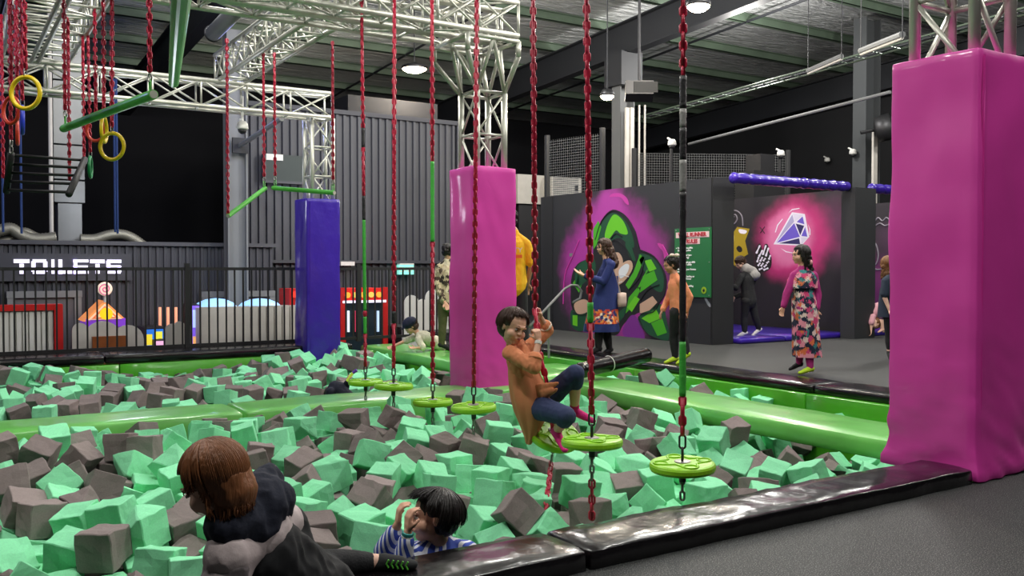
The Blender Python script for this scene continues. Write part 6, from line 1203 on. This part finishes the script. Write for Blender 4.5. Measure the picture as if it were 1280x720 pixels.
for k2i in range(5):
    q = J['ankR'].lerp(J['tipR'], .3 + .15 * k2i) - FV * .034 * .95 + V((0, 0, .004)); MB().tube([q + V((0, 0, .016)) + RV * .004, q - RV * .004, q - V((0, 0, .014)) + RV * .003], .0035, 6).build('sock_mark', gs, t)
hairdo(t, hC, h, fv, uv, 'brown', curl=.02, n=420, hang=.36, thick=.0026, extra=[(0, -.2, -.2, .345, .33, .33), (.0, -.36, .08, .27, .2, .24)], lump=.003, voxel=.007)

def stand(label, d, px, top_py, foot_py, head, h, fv, sh, el, wr, kn, an, to, skin, k, neck=None, hip=None, z=None, **kw):
    """standing figure given by its joints in the picture at depth d; each pair is ((px,py[,dd]), (px,py[,dd]))"""
    g = lambda p: P(p[0], p[1], d + (p[2] if len(p) > 2 else 0))
    t = person(label, g((px, foot_py))); nk = g(neck); pe = g(hip); J = dict(C=g(head), nk=nk, pe=pe, ch=nk.lerp(pe, .3), wa=nk.lerp(pe, .68), shL=g(sh[0]), shR=g(sh[1]), elL=g(el[0]), elR=g(el[1]), wrL=g(wr[0]), wrR=g(wr[1]), knL=g(kn[0]), knR=g(kn[1]), ankL=g(an[0]), ankR=g(an[1]), tipL=g(to[0]), tipR=g(to[1]))
    dp = V((FV.x, FV.y, 0)).normalized(); hs = kw.pop('hipv', None) or (RV * .5 + dp * .5).normalized(); J['hpL'] = pe - hs * .075 * k; J['hpR'] = pe + hs * .075 * k
    b = build(t, J, skin, h, fv, (0, 0, 1), k, **kw); return t, J, b
# woman in the navy dress
navyd = mat('navy_dress', '#1c2c6a', .8, bump=.3, bscale=60)
fv = cf(-.95, -.1, -.12)
t, J, b = stand('woman with long wavy brown hair in a long navy dress with an orange flower border', 12.5, 757, 295, 443, (754, 309), .215, fv, ((764, 331, -.16), (758, 331, .18)), ((754, 352, -.2), (748, 350, .22)), ((729, 344, -.18), (732, 346, .2)), ((749, 413, -.05), (758, 413, .08)), ((748, 436, -.06), (762, 437, .1)), ((739, 441, -.1), (754, 442, .05)), 'tan', 1.08, neck=(759, 326), hip=(759, 378), top=(navyd, 1.85), bottom=(BLK, 1.95), shoes=(BLK,), shoe_name='shoe', hands={'L': (cf(-.9, 0, .5), cf(0, -.3, 1), 1., .1, 1), 'R': (cf(-.9, .1, .4), cf(0, .3, 1), 1., .1, -1)})
border = pattern('flower_border', 'cells', ['#1c2c6a', '#e8762c', '#f0dcc0', '#d84a28', '#f2a03c', '#1c2c6a', '#c8382e'], 28, .8)
g = lambda x, y, dd=0: P(x, y, 12.5 + dd)
skirt('dress_skirt', [(g(759, 345), .15, .14), (g(759, 358), .155, .14), (g(757, 372), .175, .17), (g(754, 386), .205, .19)], navyd, t, 7, .02, 1)
skirt('dress_border', [(g(754, 386), .205, .19), (g(753, 393), .215, .2), (g(752, 404), .235, .215)], border, t, 7, .02, 1); skirt('dress_hem', [(g(752, 404), .235, .215), (g(751.5, 409), .245, .22), (g(751, 414), .25, .225)], navyd, t, 7, .02, 1)
hairdo(t, J['C'], .215, fv, (0, 0, 1), 'dark', curl=.12, n=80, hang=1.35, thick=.006, extra=[(0, -.45, -.5, .34, .28, .6), (0, -.6, -1.0, .3, .26, .45)], lump=.018)
bg = MB().rbox(tuple(g(774, 384, -.14)), tuple(g(774, 384, -.14) + V((.14, .06, .2))), .02, .1).build('shoulder_bag', mat('bag_cream', '#d0b8ac', .6), None, smooth=True); tag(bg, 'cream shoulder bag hanging at the hip of the woman in the navy dress', 'bag'); MB().tube([g(776, 368, -.1), g(770, 345, -.14), g(764, 330, -.14)], .006, 6).build('strap', mat('bag_strap', '#b89c90', .6), bg)
# girl in the peach sweatshirt
peach = mat('peach_sweatshirt', '#f0976c', .85, bump=.3, bscale=80); fv = cf(-.95, -.2, -.25)
t, J, b = stand('girl in peach sweatshirt, black leggings and lime socks walking left before the mural', 11.1, 845, 316, 457, (838, 331), .205, fv, ((852, 353, -.13), (842, 353, .14)), ((862, 372, -.14), (836, 372, .15)), ((857, 390, -.12), (828, 388, .1)), ((842, 421, .05), (854, 420, -.05)), ((844, 448, .05), (859, 443, -.1)), ((832, 453, .0), (847, 454, -.12)), 'brown', .92, neck=(843, 345), hip=(849, 390), top=(peach, 1.9), bottom=(BLK, 1.95), shoes=(LIMES,), torso_w=1.12, rumple=.006)
hairdo(t, J['C'], .205, fv, (0, 0, 1), 'black', curl=.05, n=40, extra=[(0, -.5, .15, .17, .17, .2)])
blob('hair_bow', [ell(P(840, 319, 11.05), (.035, .03, .022)), ell(P(846, 319, 11.0), (.035, .03, .022))], mat('bow_blush', '#e8d0c4', .8), t, .006, 2)
# girl in the floral dress
floral = pattern('floral_print', 'cells', ['#1c2440', '#d8427a', '#18203a', '#f29ab0', '#3c8a8c', '#f0d8d0', '#1c2440', '#e87a4a'], 19, .8); mag = mat('magenta_jersey', '#b02a7c', .8); fv = cf(-.97, -.15, .02)
t, J, b = stand('girl with long dark hair in a floral dress over magenta leggings', 10.2, 1008, 306, 468, (1000, 319), .21, fv, ((993, 345, -.02), (1017, 345, .02)), ((984, 366, -.03), (1022, 368, .02)), ((979, 384, -.05), (1021, 387, -.02)), ((1000, 424, .05), (1010, 424, -.05)), ((999, 455, .08), (1013, 461, -.08)), ((988, 461, .1), (1000, 466, -.12)), 'tan', .9, neck=(1004, 335), hip=(1006, 385), top=(mag, 1.9), bottom=(mag, 1.95), shoes=(BLK, LIMES))
g = lambda x, y, dd=0: P(x, y, 10.2 + dd)
skirt('dress_cape', [(g(1004, 336), .06, .05), (g(1004, 341), .125, .09), (g(1003, 350), .165, .125), (g(1003, 360), .16, .13)], floral, t, 9, .04, 2)
skirt('dress_skirt', [(g(1005, 346), .115, .1), (g(1004, 363), .118, .1), (g(1005, 376), .13, .135), (g(1006, 390), .14, .14), (g(1007, 410), .145, .14), (g(1008, 430), .15, .135), (g(1009, 446), .155, .135)], floral, t, 6, .035, 3)
hairdo(t, J['C'], .21, fv, (0, 0, 1), 'black', curl=.05, n=80, hang=1.1, thick=.0055, extra=[(0, -.45, -.4, .3, .25, .5), (0, -.55, -.85, .25, .22, .4)], lump=.012)
MB().lathe(P(1013, 328, 10.1), [(.022, 0), (.03, .01), (.022, .02)], 12, RV).build('hair_band', mat('hair_band_pink', '#e0a0a8', .7), t, smooth=True)
# child in the alcove
fv = cf(-.75, -.35, -.55)
t, J, b = stand('child in black with grey hood and white socks standing in the mural alcove', 14.9, 936, 322, 425, (925, 329), .2, fv, ((926, 347, -.12), (943, 346, .12)), ((920, 360, -.2), (938, 362, .1)), ((912, 356, -.3), (918, 372, 0)), ((930, 396, 0), (944, 396, .05)), ((931, 416, 0), (949, 412, .1)), ((921, 421, -.02), (941, 419, .1)), 'fair', 1.0, neck=(932, 340), hip=(936, 376), top=(BLK, 1.9), bottom=(BLK, 1.95), shoes=(SOCKW,), torso_w=1.15)
hairdo(t, J['C'], .2, fv, (0, 0, 1), 'dark'); blob('hood', [cap(P(932, 336, 14.9), P(940, 341, 15.0), .09, .1), ell(P(941, 344, 14.95), (.12, .12, .09))], mat('hood_grey', '#a8a4a2', .85), t, .01, 2, .006, 16)
# person cut by the large pillar
dk = mat('navy_shirt_cloth', '#1e2a3c', .85); fv = cf(.9, -.3, -.1)
t, J, b = stand('child in a dark navy top half hidden by the large pillar', 11.8, 1112, 325, 450, (1113, 331), .21, fv, ((1107, 352, -.1), (1124, 352, .1)), ((1106, 372, -.12), (1130, 372, .1)), ((1112, 388, -.15), (1136, 386, .1)), ((1112, 420, 0), (1122, 418, .1)), ((1112, 442, 0), (1126, 440, .1)), ((1113, 448, -.08), (1134, 446, .1)), 'fair', .98, neck=(1115, 343), hip=(1115, 392), top=(dk, .8), bottom=(BLK, 1.7), shoes=(BLK,), torso_w=1.15)
g = lambda x, y, dd=0: P(x, y, 11.8 + dd); skirt('shirt_hem', [(g(1114, 360), .14, .12), (g(1113, 380), .15, .13), (g(1113, 396), .16, .14)], dk, t, 5, .02, 4)
hairdo(t, J['C'], .21, fv, (0, 0, 1), 'blond', curl=.06, n=50, hang=.7, thick=.005)
# child bending over on the right hand purple mat
pk = mat('pink_shirt_cloth', '#d8a0ac', .8); d = 15.6
t = person('child in pale pink top bending down on the purple mat beyond the dark post', P(1097, 415, d)); g = lambda x, y, dd=0: P(x, y, d + dd)
J = J_(C=g(1094, 405, -.1), nk=g(1092, 397), ch=g(1093, 390), wa=g(1097, 385), pe=g(1102, 384), shL=g(1091, 396, -.13), shR=g(1092, 394, .15), elL=g(1089, 404, -.15), wrL=g(1089, 412, -.15), elR=g(1091, 404, .15), wrR=g(1091, 411, .15), hpL=g(1102, 387, -.08), hpR=g(1103, 387, .1), knL=g(1101, 400, -.1), knR=g(1106, 400, .1), ankL=g(1103, 412, -.1), ankR=g(1109, 412, .1), tipL=g(1098, 415, -.1), tipR=g(1104, 415, .1))
build(t, J, 'fair', .19, cf(-.5, -.2, -.9), (0.3, .2, -.9), .9, top=(pk, .9), bottom=(mat('dark_shorts', '#4a2c4a', .8), .8)); hairdo(t, J['C'], .19, cf(-.5, -.2, -.9), (.3, .2, -.9), 'blond')
# man with the camouflage shirt, back to the camera
camo = pattern('camouflage_shirt', 'cells', ['#c9b795', '#d9caa8', '#4a3c30', '#c9b795', '#8a8468', '#e2d6b8', '#2e2822'], 17, .85); olive = mat('olive_trousers', '#4b4d2c', .85, bump=.4, bscale=40); fv = cf(.5, .85, -.15)
t, J, b = stand('man with black hair in a camouflage shirt and olive trousers beside the middle pillar', 13.4, 558, 306, 440, (561, 314), .2, fv, ((549, 335), (575, 335, .05)), ((546, 357, -.05), (580, 357, .05)), ((556, 378, -.12), (578, 376, 0)), ((553, 405, 0), (566, 405, .05)), ((552, 431, 0), (568, 428, .1)), ((562, 436, .06), (578, 433, .1)), 'tan', 1.08, neck=(561, 326), hip=(561, 378), top=(camo, 1.8), bottom=(olive, 1.95), shoes=(BLK,), shoe_name='shoe', torso_w=1.12, rumple=.007, hipv=RV)
hairdo(t, J['C'], .2, fv, (0, 0, 1), 'black', lump=.02)
# boy with the navy cap, lying on the walkway on his elbows
d = 13.6; g = lambda x, y, dd=0: P(x, y, d + dd); zc = -.05
t = person('boy in a navy cap and cream shirt leaning on his elbows on the green walkway', g(525, 436)); fv = cf(-.85, -.35, -.55); hC = g(513, 408); h = .23
J = J_(C=hC, nk=g(524, 418), ch=g(531, 422), wa=g(541, 427, .15), pe=g(549, 431, .3), shL=g(523, 425, -.14), shR=g(529, 418, .14), elL=g(529, 435, -.22), wrL=g(520, 435, -.24), elR=g(505, 427, .1), wrR=g(491, 433, -.02), hpL=g(549, 432, .25), hpR=g(552, 430, .4), knL=g(560, 434, .4), knR=g(563, 433, .55), ankL=g(572, 437, .6), ankR=g(575, 436, .7), tipL=g(578, 438, .62), tipR=g(581, 437, .72))
cream = mat('cream_shirt_cloth', '#cfcbb4', .85, bump=.3, bscale=60)
build(t, J, 'tan', h, fv, (-.1, 0, 1), .9, top=(cream, .9), bottom=(BLK, 1.9), rumple=.008, torso_w=1.1)
hb, pt = hairdo(t, hC, h, fv, (0, 0, 1), 'dark'); r_, f_, u_ = head_frame(fv, (0, 0, 1)); capm = mat('cap_navy', '#141a38', .8)
blob('cap', [ell(pt(0, -.06, .24), (.47 * h, .53 * h, .38 * h), (r_, f_, u_)), ell(pt(0, .42, .16), (.26 * h, .26 * h, .05 * h), (r_, f_, u_))], capm, t, .008, 2)
# man in the yellow shirt behind the middle pillar
yel = mat('yellow_shirt_cloth', '#e8b414', .8, bump=.3, bscale=40); d = 10.9; fv = cf(0, 1, 0)
t, J, b = stand('adult in a bright yellow shirt and black trousers hidden behind the middle pink pillar', d, 650, 265, 458, (638, 274), .225, fv, ((622, 306), (658, 306)), ((618, 332), (664, 330)), ((618, 352, .05), (660, 354, .1)), ((630, 412), (654, 412)), ((630, 446), (655, 446)), ((630, 452, .14), (655, 452, .14)), 'brown', 1.12, neck=(640, 290), hip=(641, 356), top=(yel, .9), bottom=(BLK, 1.95), shoes=(BLK,), shoe_name='shoe', torso_w=1.28, hipv=RV)
text('TY', .085, P(647.5, 313, d - .19), CAMB, M['white'], 'shirt_print', t); MB().obox(P(648, 320.5, d - .19), RV * .045, FV * .002, V((0, 0, .02))).build('shirt_print_line', mat('print_orange', '#e8742a', .7), t)
hairdo(t, J['C'], .225, fv, (0, 0, 1), 'black')
# child buried in the foam behind the divider: only the back and a raised arm show
d = 10.1; g = lambda x, y, dd=0: P(x, y, d + dd); nv = mat('navy_sweater', '#11172c', .85, bump=.4, bscale=50)
t = person('child in a navy sweater sunk in the foam holding up a glow stick', g(420, 492)); hC = g(415, 495, .1)
J = J_(C=hC, nk=g(416, 486), ch=g(421, 486), wa=g(428, 492), pe=g(436, 500), shL=g(413, 490, -.12), shR=g(424, 482, .12), elL=g(410, 500, -.1), wrL=g(405, 506, -.1), elR=g(432, 484, .1), wrR=g(434, 478, .05), hpL=g(436, 502, -.1), hpR=g(440, 500, .1), knL=g(446, 512), knR=g(450, 510, .1), ankL=g(440, 516), ankR=g(444, 514, .1), tipL=g(436, 518), tipR=g(440, 516, .1))
build(t, J, 'fair', .19, cf(-.8, -.2, -.6), (-.2, 0, 1), .85, top=(nv, 1.95), bottom=(BLK, 1.9)); hairdo(t, hC, .19, cf(-.8, -.2, -.6), (-.2, 0, 1), 'black')
gst = MB().tube([g(434, 476, .02), g(441, 466, 0)], .016, 8).build('glow_stick', mat('glow_lime', '#c8e84a', .4, emit=.3)); tag(gst, 'lime and violet stick held up by the child sunk in the foam', 'toy'); MB().tube([g(441, 466, 0), g(446, 462.5, 0)], .018, 8).build('stick_tip', mat('tip_violet', '#7a4ac8', .5), gst)
